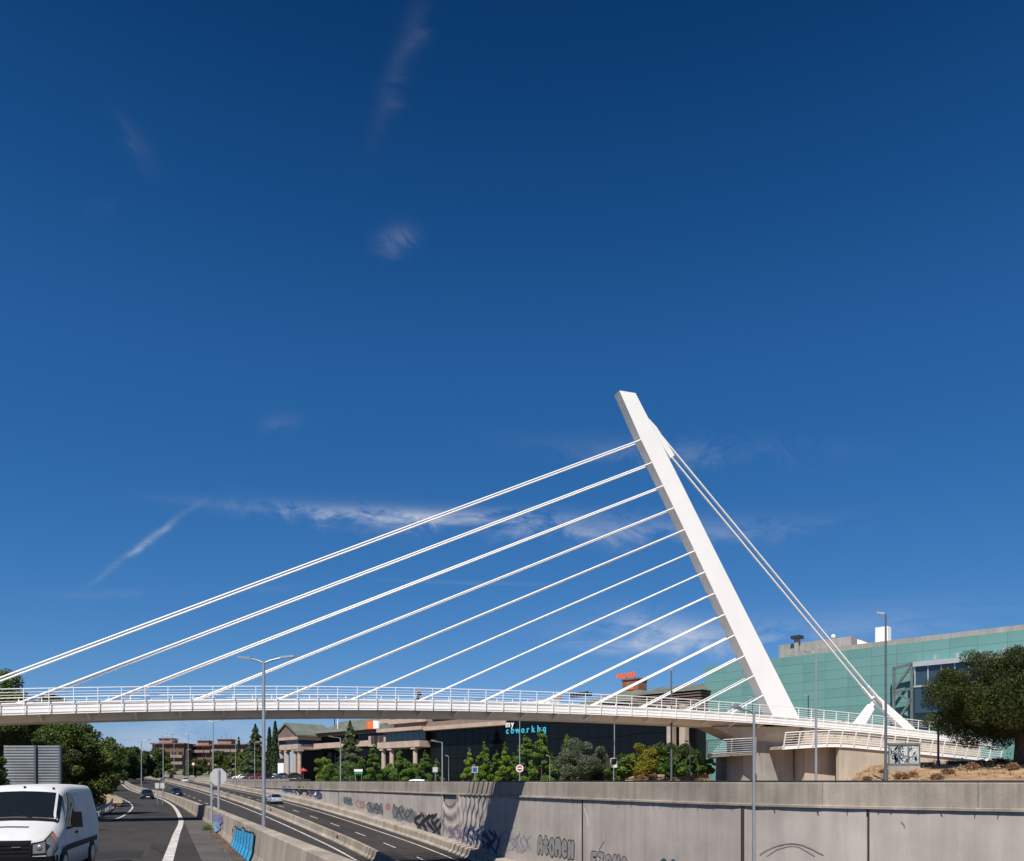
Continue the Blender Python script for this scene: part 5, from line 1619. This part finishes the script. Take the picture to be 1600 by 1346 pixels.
# green direction board in front of the office cedar
c = pt(560, 1206, 118); root = empty('direction_board', (c.x, c.y, -1.2)); tag(root, 'green and white direction board in front of the office trees', 'road sign')
MB().box((c.x, c.y, c.z + 0.18), (1.25, 0.05, 0.36)).build('panel', S_['white'], root); MB().box((c.x, c.y, c.z - 0.20), (1.25, 0.05, 0.34)).build('panel', S_['green'], root)
for d in (-0.45, 0.45): MB().tube([(c.x + d, c.y + 0.06, -1.2), (c.x + d, c.y + 0.06, c.z + 0.3)], 0.04, 6).build('post', M['galv'], root)
# white totem in front of the portico
c = pt(439, 1203, 205); root = empty('totem_sign', (c.x, c.y, -1.0)); tag(root, 'white upright totem sign with a dark head by the portico', 'sign')
MB().box((c.x, c.y, c.z - 0.2), (1.5, 0.4, 3.8)).build('panel', S_['white'], root); MB().box((c.x, c.y, c.z + 2.3), (1.5, 0.45, 1.15)).build('head', S_['black'], root)
MB().box((c.x, c.y, (c.z - 2.1 - 1.0) / 2), (1.2, 0.3, max(0.2, c.z - 2.1 + 1.0))).build('foot', S_['grey'], root)
# red parasol by the portico
c = pt(474, 1203, 195); root = empty('parasol', (c.x, c.y, -1.0)); tag(root, 'small red parasol beside the portico columns', 'parasol')
MB().tube([(c.x, c.y, -1.0), (c.x, c.y, c.z)], 0.05, 6).build('pole', M['galv'], root)
mb = MB(); A = [(c.x + 1.1 * math.cos(k * math.pi / 4), c.y + 1.1 * math.sin(k * math.pi / 4), c.z - 0.35) for k in range(8)]
mb.add([(c.x, c.y, c.z + 0.5)] + A, [(0, 1 + k, 1 + (k + 1) % 8) for k in range(8)]).build('canopy', S_['red'], root)
# small chevron board on the lower road
c = pt(250, 1228, 92); c2 = hit(250, 1243, road_z, 100)
root = empty('marker_board', (c.x, 92, -5.2)); tag(root, 'small pale marker board pair beyond the edge barrier', 'road sign')
for d in (-0.32, 0.28): MB().box((c.x + d, 92, c.z), (0.48, 0.04, 0.62)).build('panel', S_['grey'], root)
for d in (-0.32, 0.28): MB().tube([(c.x + d, 92.05, -5.2), (c.x + d, 92.05, c.z + 0.2)], 0.035, 6).build('post', M['galv'], root)

# guard rail on the gore island, W-beam on posts
GR = Path([hit(96, 1290, ramp_z) + Vector((0, 0, 0.02)), hit(128, 1284, ramp_z), hit(150, 1278, ramp_z), hit(166, 1270, ramp_z), hit(175, 1262, ramp_z), hit(176, 1257, ramp_z)], 1.0)
root = empty('guard_rail', GR.p[len(GR.p) // 2]); tag(root, 'curved steel guard rail round the dry island beside the gore', 'guard rail')
sweep(GR, [(0.0, 0.42), (0.05, 0.47), (0.0, 0.53), (0.0, 0.58), (0.05, 0.65), (0.0, 0.72), (-0.02, 0.72), (0.03, 0.65), (-0.02, 0.58), (-0.02, 0.53), (0.03, 0.47), (-0.02, 0.42)], 0, GR.s[-1], 0.8).build('beam', M['galv_dark'], root)
k = max(4, int(GR.s[-1] / 3.0))
for i in range(k + 1):
    p, t, r = GR.at(GR.s[-1] * i / k)
    MB().box(p - r * 0.08 + Vector((0, 0, 0.30)), (0.10, 0.10, 0.72)).build('post', M['galv'], root)

# graffiti-covered hoarding on the bank
c0, c1 = pt(1389, 0, 56), pt(1432, 0, 56.4)
root = empty('hoarding', (c0.x, 56, 0.9)); tag(root, 'grey framed hoarding covered in white scribbles behind the tall dark lamp', 'hoarding')
zb, zt_ = pt(0, 1195, 56).z, pt(0, 1162, 56).z
mbb = lambda x0, x1, z0, z1, y0, y1: MB().hexa([Vector((x0, y0, z0)), Vector((x1, y0, z0)), Vector((x1, y1, z0)), Vector((x0, y1, z0))], [Vector((x0, y0, z1)), Vector((x1, y0, z1)), Vector((x1, y1, z1)), Vector((x0, y1, z1))])
mbb(c0.x, c1.x, zb, zt_, 56.0, 56.12).build('board', mat('board_pale', (0.42, 0.47, 0.49), 0.7, 0.3, 1.2), root)
mbb(c0.x - 0.05, c1.x + 0.05, zt_ - 0.12, zt_ + 0.02, 55.94, 56.14).build('frame', M['steel_truss'], root)
mbb(c0.x - 0.05, c1.x + 0.05, zb - 0.04, zb + 0.08, 55.94, 56.14).build('frame', M['steel_truss'], root)
mbb(c0.x - 0.05, c1.x + 0.05, zb - 0.5, zb - 0.05, 55.97, 56.10).build('plinth', M['conc_grey'], root)
for f in (0.0, 0.31, 0.63, 1.0):
    x = c0.x + (c1.x - c0.x) * f
    mbb(x - 0.04, x + 0.04, zb + 0.081, zt_ - 0.121, 55.95, 55.998).build('stile', M['steel_truss'], root)
rnd = random.Random(8)
for m_ in (PA['black'], PA['white'], PA['navy']):
    mb = MB()
    for k in range(9):
        x, z = rnd.uniform(c0.x + 0.15, c1.x - 0.3), rnd.uniform(zb + 0.2, zt_ - 0.35)
        a = rnd.uniform(0, 6)
        pr = None
        for j in range(12):
            q = Vector((x + 0.13 * math.cos(a + j * 0.75), 55.985 - 0.003 * (m_ == PA['white']), z + 0.16 * math.sin(a * 2 + j * 0.9) + 0.02 * j))
            if pr is not None:
                d = (q - pr).normalized(); nrm = Vector((-d.z, 0, d.x)) * 0.028
                mb.quad(pr - nrm, q - nrm, q + nrm, pr + nrm)
            pr = q
    mb.build('scribble', m_, root)
# dark planter kerbs by the ramp
for px0, px1, py, D, lab in ((1433, 1459, 1194, 57, 'short dark planter kerb right of the hoarding'), (1482, 1580, 1192, 58, 'long dark planter kerb below the pine')):
    a, b = pt(px0, py, D), pt(px1, py, D)
    tag(mbb(a.x, b.x, a.z - 0.8, a.z + 0.12, D, D + 0.3).build('planter_kerb', M['steel_dark']), lab, 'kerb')

# ================================================================ vehicles
def car_paint(name, col, rough=0.3):
    return mat('car_paint_' + name, col, rough, coat=0.6, spec=0.5)
M['tyre'] = mat('tyre_rubber', (0.015, 0.015, 0.016), 0.9)
M['rim'] = mat('alloy_rim', (0.30, 0.31, 0.33), 0.35, metal=0.8)
M['lens'] = mat('clear_lens', (0.17, 0.175, 0.18), 0.10, spec=0.8)
M['amber'] = mat('amber_lens', (0.55, 0.20, 0.10), 0.2)
M['tail'] = mat('red_lens', (0.35, 0.01, 0.01), 0.2)
M['trim'] = mat('grey_plastic_trim', (0.006, 0.006, 0.0065), 0.6, spec=0.15)
M['carglass'] = mat('car_glass', (0.008, 0.011, 0.013), 0.05, spec=0.7)

class Loft:
    """ body skin through cross sections along the length; sections run side - roof - side """
    def __init__(self, table): self.t = table
    def row(self, x):
        T = self.t
        if x <= T[0][0]: return T[0][1]
        for (a, ra), (b, rb) in zip(T[:-1], T[1:]):
            if x <= b:
                f = (x - a) / (b - a); return tuple(p + (q - p) * f for p, q in zip(ra, rb))
        return T[-1][1]
    def sec(self, x):
        zb, zl, zt_, wb, wl, wt = self.row(x)
        h = [(wb, zb), ((wb + wl) / 2 + 0.008, (zb + zl) / 2), (wl, zl)]
        e = (wt, zt_ - 0.3 * min(0.4, (zt_ - zl))); h.append(((wl + e[0]) / 2 + 0.012, (zl + e[1]) / 2)); h.append(e)
        h += [(wt - 0.07, zt_ - 0.028), (wt * 0.5, zt_), (0.0, zt_ + 0.012)]
        return [(-y, z) for y, z in h] + [(y, z) for y, z in h[-2::-1]]
    def S(self, x, k):
        s = self.sec(x); k = max(0, min(13.999, k)); i = int(k); f = k - i
        return Vector((x, s[i][0] + (s[i + 1][0] - s[i][0]) * f, s[i][1] + (s[i + 1][1] - s[i][1]) * f))
    def N(self, x, k):
        e = 0.03
        a = self.S(x + e, k) - self.S(x - e, k); b = self.S(x, min(13.99, k + e * 3)) - self.S(x, max(0, k - e * 3))
        n = b.cross(a)
        n.normalize()
        c = Vector((0, self.S(x, k).y, self.S(x, k).z - 0.6))
        return n if n.dot(c) >= 0 else -n
    def skin(self, xs, mb=None):
        mb = mb or MB(); R_ = [[Vector((x, y, z)) for y, z in self.sec(x)] for x in xs]
        V = [p for r in R_ for p in r]; k = 15
        fs = [(i * k + j, i * k + j + 1, (i + 1) * k + j + 1, (i + 1) * k + j) for i in range(len(xs) - 1) for j in range(14)]
        fs += [(i * k, (i + 1) * k, (i + 1) * k + 14, i * k + 14) for i in range(len(xs) - 1)]
        mb.add(V, fs, True)
        mb.add(R_[0], (tuple(range(14, -1, -1)),)); mb.add(R_[-1], (tuple(range(15)),))
        return mb
    def patch(self, x0, x1, k0, k1, off=0.006, nx=6, nk=6, x0b=None, x1b=None, mb=None):
        """ a panel lying on the skin; x0b / x1b let the ends slant """
        mb = mb or MB(); V = []
        for i in range(nx + 1):
            for j in range(nk + 1):
                f, g = i / nx, j / nk
                a = x0 + ((x0b if x0b is not None else x0) - x0) * g; b = x1 + ((x1b if x1b is not None else x1) - x1) * g
                x = a + (b - a) * f; k = k0 + (k1 - k0) * g
                V.append(self.S(x, k) + self.N(x, k) * off)
        mb.add(V, [(i * (nk + 1) + j, i * (nk + 1) + j + 1, (i + 1) * (nk + 1) + j + 1, (i + 1) * (nk + 1) + j) for i in range(nx) for j in range(nk)], True)
        return mb
    def both(self, *a, **kw):
        """ the patch and its mirror image as two meshes """
        m1 = self.patch(*a, **kw); m2 = MB()
        m2.add([(x, -y, z) for x, y, z in m1.v], [f[::-1] for f in m1.f], True)
        return m1, m2

def wheel(root, x, y, r, w, sg):
    mb = MB(); mb.cyl((x, y, r), r, w, 20, 'Y'); t = mb.build('wheel', M['tyre'], root, False)
    MB().cyl((x, y + sg * (w / 2 + 0.004), r), r * 0.62, 0.02, 14, 'Y').build('rim', M['rim'], t, False)

def make_van(loc, rz):
    root = empty('white_van', loc, rz)
    tag(root, 'white panel van with black grille and bumper on the slip road at the left edge', 'van')
    L = Loft([(0.00, (.42, .62, .93, .80, .84, .70)), (0.06, (.30, .65, 1.0, .90, .93, .78)), (0.22, (.26, .80, 1.08, .96, .97, .84)), (0.60, (.26, .95, 1.19, .98, .985, .87)),
              (0.95, (.26, 1.05, 1.29, .985, .985, .86)), (1.70, (.26, 1.08, 1.93, .985, .985, .77)), (1.95, (.26, 1.08, 2.01, .985, .985, .79)), (2.4, (.26, 1.08, 2.05, .985, .985, .80)),
              (4.3, (.28, 1.08, 2.05, .985, .985, .80)), (4.78, (.35, 1.08, 2.02, .975, .975, .79)), (4.86, (.5, 1.08, 1.93, .94, .94, .74))])
    xs = [0, .03, .06, .14, .22, .4, .6, .8, .95, 1.15, 1.35, 1.55, 1.70, 1.82, 1.95, 2.15, 2.4, 2.9, 3.4, 3.9, 4.3, 4.6, 4.78, 4.83, 4.86]
    paint_ = mat('van_paint', (0.56, 0.58, 0.60), 0.55, 0.06, 1.5, spec=0.25, dark=(0.50, 0.51, 0.52))
    L.skin(xs).build('body', paint_, root, False)
    ws = L.patch(1.03, 1.66, 4.35, 9.65, 0.006, 8, 12).build('windscreen', M['carglass'], root, False)
    for y0 in (-0.35, 0.3):
        MB().tube([(1.0, y0, 1.345), (1.12, y0 + 0.42, 1.45)], 0.012, 5).build('wiper', M['trim'], ws, False)
    L.patch(0.93, 1.02, 4.3, 9.7, 0.008, 2, 10).build('cowl', M['trim'], root, False)
    for m in L.both(1.16, 2.15, 2.12, 3.95, 0.008, 6, 5, 1.50, 2.15): m.build('side_window', M['carglass'], root, False)
    for m in L.both(0.98, 1.68, 3.98, 4.28, 0.006, 6, 1): m.build('pillar_trim', M['trim'], root, False)
    for m in L.both(0.75, 4.45, 0.92, 1.22, 0.012, 12, 1): m.build('rub_strip', M['trim'], root, False)
    for m in L.both(2.19, 2.205, 0.5, 3.95, 0.004, 1, 10): m.build('door_gap', M['black'], root, False)
    for m in L.both(1.05, 1.062, 0.5, 2.1, 0.004, 1, 8): m.build('door_gap', M['black'], root, False)
    for m in L.both(2.35, 4.35, 2.2, 3.7, 0.012, 8, 5): m.build('side_panel', paint_, root, False)
    for sg in (-1, 1):
        MB().box((2.05, sg * 1.0, 0.98), (0.16, 0.03, 0.05)).build('door_handle', M['trim'], root, False)
    # nose: bumper, grille, lamps
    mb = MB()
    P = [(-0.07, 0.60), (-0.07, -0.60), (0.02, -0.93), (0.34, -0.995), (0.34, 0.995), (0.02, 0.93)]
    mb.hexa([(x, y, 0.24) for x, y in P[::-1]], [(x, y, 0.60) for x, y in P[::-1]])
    bp = mb.build('bumper', M['trim'], root, False)
    for sg in (-1, 1): MB().cyl((-0.035, sg * 0.70, 0.40), 0.06, 0.04, 12, 'X').build('fog_lamp', M['lens'], bp, False)
    MB().box((-0.078, 0, 0.42), (0.012, 0.52, 0.11)).build('number_plate', S_['white'], bp, False)
    P = [(-0.03, 0.56), (-0.03, -0.56), (0.04, -0.62), (0.04, 0.62)]
    gr = MB().hexa([(x, y, 0.605) for x, y in P[::-1]], [(x + 0.03, y, 0.93) for x, y in P[::-1]]).build('grille', M['black'], root, False)
    for z in (0.68, 0.76, 0.84):
        MB().box((-0.028 + (z - 0.6) * 0.09, 0, z), (0.03, 1.06, 0.022)).build('grille_bar', M['trim'], gr, False)
    MB().box((-0.04, -0.30, 0.80), (0.02, 0.16, 0.022)).build('badge', M['rim'], gr, False)
    for sg in (-1, 1):
        def lamp_mesh(y0, y1, z0, z1, x0, x1, k0, k1, off):
            m_ = MB()
            A = [Vector((-off, sg * y0, z0)), Vector((-off, sg * y1, z0 + 0.01)), Vector((-off, sg * y1, z1)), Vector((-off, sg * y0, z1 - 0.06))]
            m_.hexa(A if sg < 0 else A[::-1], [a + Vector((0.03, 0, 0)) for a in (A if sg < 0 else A[::-1])])
            pm_ = L.patch(x0, x1, k0, k1, off, 6, 6, x0, x1 + 0.12)
            m_.add(pm_.v if sg < 0 else [(x, -y, z) for x, y, z in pm_.v], pm_.f, True)
            return m_
        lamp_mesh(0.57, 0.84, 0.62, 0.93, 0.0, 0.36, 1.55, 4.15, 0.008).build('headlight_bezel', M['black'], root, False)
        hl = lamp_mesh(0.60, 0.83, 0.66, 0.90, 0.01, 0.31, 1.75, 3.95, 0.016).build('headlight', M['lens'], root, False)
        MB().sphere((0.0, sg * 0.72, 0.77), 0.075, 10, 6, (0.4, 1, 1)).build('reflector', M['rim'], hl, False)
        pm_ = L.patch(0.27, 0.335, 1.9, 3.9, 0.022, 2, 5, 0.27, 0.42)
        MB().add(pm_.v if sg < 0 else [(x, -y, z) for x, y, z in pm_.v], pm_.f, True).build('indicator', M['amber'], hl, False)
        mm = MB(); mm.hexa([(1.30, sg * 1.06, 1.12), (1.42, sg * 1.06, 1.12), (1.42, sg * 1.26, 1.12), (1.33, sg * 1.27, 1.12)][::sg], [(1.30, sg * 1.05, 1.46), (1.42, sg * 1.05, 1.46), (1.42, sg * 1.23, 1.46), (1.33, sg * 1.24, 1.46)][::sg])
        mi = mm.build('mirror', M['trim'], root, False)
        MB().tube([(1.36, sg * 0.96, 1.10), (1.36, sg * 1.10, 1.16)], 0.035, 6).build('mirror_arm', M['trim'], mi, False)
    L.patch(0.50, 0.57, 6.1, 7.9, 0.004, 1, 6).build('bonnet_vent', M['black'], root, False)
    for k in (5.4, 7.0, 8.6): MB().sphere(L.S(1.80, k) + Vector((0, 0, 0.02)), 0.03, 6, 4).build('marker_lamp', M['trim'], root, False)
    for x in (0.86, 3.80):
        for sg in (-1, 1):
            MB().cyl((x, sg * 0.88, 0.36), 0.41, 0.22, 22, 'Y').build('wheel_arch', M['black'], root, False)
            wheel(root, x, sg * 0.90, 0.345, 0.22, sg)
    return root

CAR_CACHE = {}
def make_car(col_key, loc, rz, label, group, cat='car', est=False):
    """ front at x = 0; estate / hatch keeps the roof long """
    root = empty('car', loc, rz); tag(root, label, cat, group)
    key = (col_key, est)
    if key not in CAR_CACHE:
        pn = car_paint(col_key, dict(white=(0.72, 0.73, 0.74), silver=(0.36, 0.43, 0.50), navy=(0.008, 0.011, 0.018), black=(0.012, 0.012, 0.014), red=(0.30, 0.015, 0.02), blue=(0.02, 0.045, 0.09), teal=(0.02, 0.05, 0.06))[col_key])
        B = Loft([(0, (.36, .50, .60, .66, .72, .62)), (.08, (.22, .50, .69, .80, .83, .72)), (.45, (.2, .56, .80, .86, .865, .77)), (1.0, (.2, .62, .90, .875, .875, .79)), (1.35, (.2, .64, .94, .875, .875, .80)),
                  (3.5, (.2, .66, .97, .875, .875, .80)), (4.05, (.24, .66, .95, .86, .86, .77)), (4.22, (.32, .62, .90, .80, .82, .72)), (4.27, (.42, .6, .82, .74, .76, .68))])
        rear = [(3.85, (.9, .95, 1.38, .79, .78, .60)), (4.12, (.9, .92, .99, .76, .76, .68))] if est else [(3.1, (.9, .95, 1.43, .79, .78, .60)), (3.95, (.9, .91, .97, .76, .76, .68))]
        G = Loft([(1.15, (.88, .89, .93, .76, .76, .70)), (1.85, (.9, .95, 1.38, .79, .78, .60)), (2.3, (.9, .95, 1.45, .80, .79, .61)), (2.9, (.9, .95, 1.455, .80, .79, .61))] + rear)
        xr_ = rear[0][0]
        P = []
        P.append(('body', B.skin([0, .04, .08, .2, .45, .7, 1.0, 1.35, 2, 2.7, 3.5, 3.8, 4.05, 4.15, 4.22, 4.27]).mesh('body', pn)))
        P.append(('glasshouse', G.skin([1.15, 1.5, 1.85, 2.1, 2.3, 2.6, 2.9, xr_, rear[1][0] - 0.1, rear[1][0]]).mesh('glasshouse', M['carglass'])))
        P.append(('roof', G.patch(1.83, xr_ + 0.05, 3.75, 10.25, 0.01, 8, 10).mesh('roof', pn)))
        for x in (2.62,):
            for m in G.both(x, x + 0.09, 0.5, 4.0, 0.01, 1, 6): P.append(('pillar', m.mesh('pillar', pn)))
        for m in G.both(1.2, 1.27, 2.0, 4.0, 0.012, 1, 6, 1.83, 1.92): P.append(('pillar', m.mesh('pillar', pn)))
        for m in G.both(xr_ + (0.05 if est else 0.35), rear[1][0] - 0.02, 0.6, 4.0, 0.012, 3, 6): P.append(('pillar', m.mesh('pillar', pn)))
        for m in B.both(0.05, 0.36, 2.1, 4.0, 0.012, 3, 3): P.append(('headlight', m.mesh('headlight', M['lens'])))
        for m in B.both(4.06, 4.24, 2.0, 4.2, 0.012, 3, 3): P.append(('tail_light', m.mesh('tail_light', M['tail'])))
        mb = MB(); mb.box((0.005, 0, 0.50), (0.05, 1.0, 0.14)); P.append(('grille', mb.mesh('grille', M['black'])))
        mb = MB(); mb.box((-0.012, 0, 0.38), (0.05, 0.5, 0.11)); P.append(('number_plate', mb.mesh('number_plate', S_['white'])))
        mb = MB(); mb.box((4.27, 0, 0.62), (0.03, 0.5, 0.11)); P.append(('number_plate', mb.mesh('number_plate', S_['white'])))
        for sg in (-1, 1):
            mb = MB(); mb.box((1.55, sg * 0.94, 0.98), (0.12, 0.18, 0.13)); P.append(('mirror', mb.mesh('mirror', pn)))
        for x in (0.82, 3.42):
            for sg in (-1, 1):
                mb = MB(); mb.cyl((x, sg * 0.775, 0.34), 0.37, 0.21, 18, 'Y'); P.append(('wheel_arch', mb.mesh('wheel_arch', M['black'])))
                mb = MB(); mb.cyl((x, sg * 0.79, 0.31), 0.31, 0.20, 18, 'Y'); mb.mi = 1; mb.cyl((x, sg * 0.895, 0.31), 0.2, 0.012, 12, 'Y')
                P.append(('wheel', mb.mesh('wheel', [M['tyre'], M['rim']])))
        CAR_CACHE[key] = P
    for n, me in CAR_CACHE[key]: link(n, me, root)
    return root

d = Vector((-0.293, 0.956, 0))
vl = Vector((-10.72, 16.75, 0)); vl.z = ramp_z(vl.x, vl.y) + 0.02
van = make_van(vl, math.atan2(d.y, d.x)); van.scale = (1.0, 1.02, 1.045)
def toward(path, x, y):           # heading of local +x (front to rear) for a car coming towards the camera
    i = path.near(x, y)[2]; t = path.t[i]; return math.atan2(t.y, t.x)
q = hit(231, 1249.5, ramp_z, 100); make_car('black', q + Vector((0, 0, 0.02)), toward(BP, q.x, q.y), 'dark car coming towards us on the slip road beside the edge line', 'cars on the roads', est=True)
q = hit(277, 1243.5, road_z, 100); make_car('navy', q, toward(WP, q.x, q.y), 'dark car coming towards us on the sunken road behind the edge barrier', 'cars on the roads')
q = hit(433, 1256.5, road_z, 100); t_ = toward(WP, q.x, q.y); make_car('silver', q + Vector((math.cos(t_), math.sin(t_), 0)) * 4.2, t_ + math.pi, 'silver-blue car driving away on the right carriageway beside the median', 'cars on the roads')
q = hit(287, 1222.5, road_z, 180)
q = Vector(((287 - CX) / F * 225, 225, road_z((287 - CX) / F * 225, 225))); t_ = toward(WP, q.x, q.y); make_car('white', q, t_ + math.pi, 'distant white car driving away at the road bend', 'cars on the roads', est=True)
# parking area behind the far end of the wall (ground higher there)
cpz = 0.50
pk = MB(); A = [Vector(((px - CX) / F * D, D, cpz)) for px, D in ((352, 216), (452, 164), (486, 184), (404, 255))]
pk.hexa([a - Vector((0, 0, 1.6)) for a in A], A)
tag(pk.build('car_park', M['pave']), kind='structure')
for px, D, ck, rz, lab, est in ((363, 222, 'white', 0.15, 'white hatchback parked at the left end of the car park', True), (390, 208, 'red', 0.9, 'red car parked below the cedar', False), (379, 218, 'teal', 0.5, 'dark green-blue car parked between the white and red cars', False),
                                (416, 206, 'white', 1.1, 'white car parked just right of the tall lamp', False), (431, 200, 'white', 1.2, 'white car parked nearest the totem sign', True), (424, 186, 'blue', 0.3, 'dark blue car parked in the front row of the car park', False),
                                (442, 180, 'black', 0.35, 'black car parked at the right end of the front row', False), (404, 196, 'black', 0.6, 'black car parked behind the tall lamp post', False)):
    make_car(ck, ((px - CX) / F * D, D, cpz + 0.01), rz, lab, 'cars parked by the offices', est=est)
make_car('white', ((618 - CX) / F * 96, 96, -1.22), -1.05 + 0.9, 'white car half hidden behind the parapet below the second portico', 'cars parked by the offices', est=True)

# ================================================================ person on the footbridge
sp = s_of(655, 0.6)
pz = zt(sp) - 0.50
P0 = C(sp, 0.6, pz)
person = empty('person', P0, TH)
tag(person, 'person in a dark top walking on the footbridge', 'person')
M['skin'] = mat('skin', (0.55, 0.33, 0.24), 0.6); M['cloth_dark'] = mat('dark_cloth', (0.02, 0.022, 0.026), 0.9, 0.2, 8); M['hair'] = mat('hair', (0.30, 0.17, 0.08), 0.7, 0.3, 20); M['cloth_red'] = mat('red_scarf', (0.42, 0.07, 0.06), 0.9)
def skin_body(name, J, E, material, parent, sub=2):
    me = bpy.data.meshes.new(name)
    me.from_pydata([j[0] for j in J], E, [])
    me.materials.append(material)
    o = link(name, me, parent)
    sk = o.modifiers.new('skin', 'SKIN'); sk.use_smooth_shade = True
    for v, j in zip(me.skin_vertices[0].data, J): v.radius = (j[1], j[1])
    me.skin_vertices[0].data[0].use_root = True
    o.modifiers.new('sub', 'SUBSURF').levels = sub; o.modifiers['sub'].render_levels = sub
    return o
J = [((0, 0, .90), .13), ((0, 0, 1.12), .12), ((0, 0, 1.30), .14), ((0, 0, 1.41), .06), ((.01, 0, 1.52), .095), ((.012, 0, 1.585), .075),
     ((0, .16, 1.32), .055), ((-.06, .22, 1.08), .042), ((.06, .23, .88), .035), ((.10, .235, .80), .034), ((0, -.16, 1.32), .055), ((.07, -.22, 1.08), .042), ((.0, -.23, .87), .035), ((.02, -.235, .79), .034),
     ((.02, .09, .82), .085), ((.12, .09, .47), .058), ((.10, .09, .08), .04), ((.22, .09, .03), .035), ((-.02, -.09, .82), .085), ((-.06, -.09, .47), .058), ((-.22, -.09, .10), .04), ((-.10, -.09, .03), .035)]
E = [(0, 1), (1, 2), (2, 3), (3, 4), (4, 5), (2, 6), (6, 7), (7, 8), (8, 9), (2, 10), (10, 11), (11, 12), (12, 13), (0, 14), (14, 15), (15, 16), (16, 17), (0, 18), (18, 19), (19, 20), (20, 21)]
skin_body('body', J, E, M['skin'], person)
skin_body('shirt', [((0, 0, .93), .18), ((0, 0, 1.12), .175), ((0, 0, 1.31), .19), ((0, .17, 1.33), .095), ((-.05, .215, 1.05), .085), ((0, -.17, 1.33), .095), ((.06, -.215, 1.05), .085)], [(0, 1), (1, 2), (2, 3), (3, 4), (2, 5), (5, 6)], M['cloth_dark'], person)
skin_body('trousers', [((0, 0, .90), .175), ((.02, .09, .80), .125), ((.12, .09, .47), .09), ((.10, .09, .12), .07), ((-.02, -.09, .80), .125), ((-.06, -.09, .47), .09), ((-.20, -.09, .15), .07)], [(0, 1), (1, 2), (2, 3), (0, 4), (4, 5), (5, 6)], M['cloth_dark'], person)
MB().sphere((-.015, 0, 1.575), 0.098, 10, 7, (1.0, 0.92, 0.85)).build('hair', M['hair'], person, False)
MB().tube([(.07, .06, 1.42), (.09, 0, 1.40), (.07, -.06, 1.42), (-.06, -.06, 1.43), (-.06, .06, 1.43), (.07, .06, 1.42)], 0.04, 6).build('scarf', M['cloth_red'], person, False)
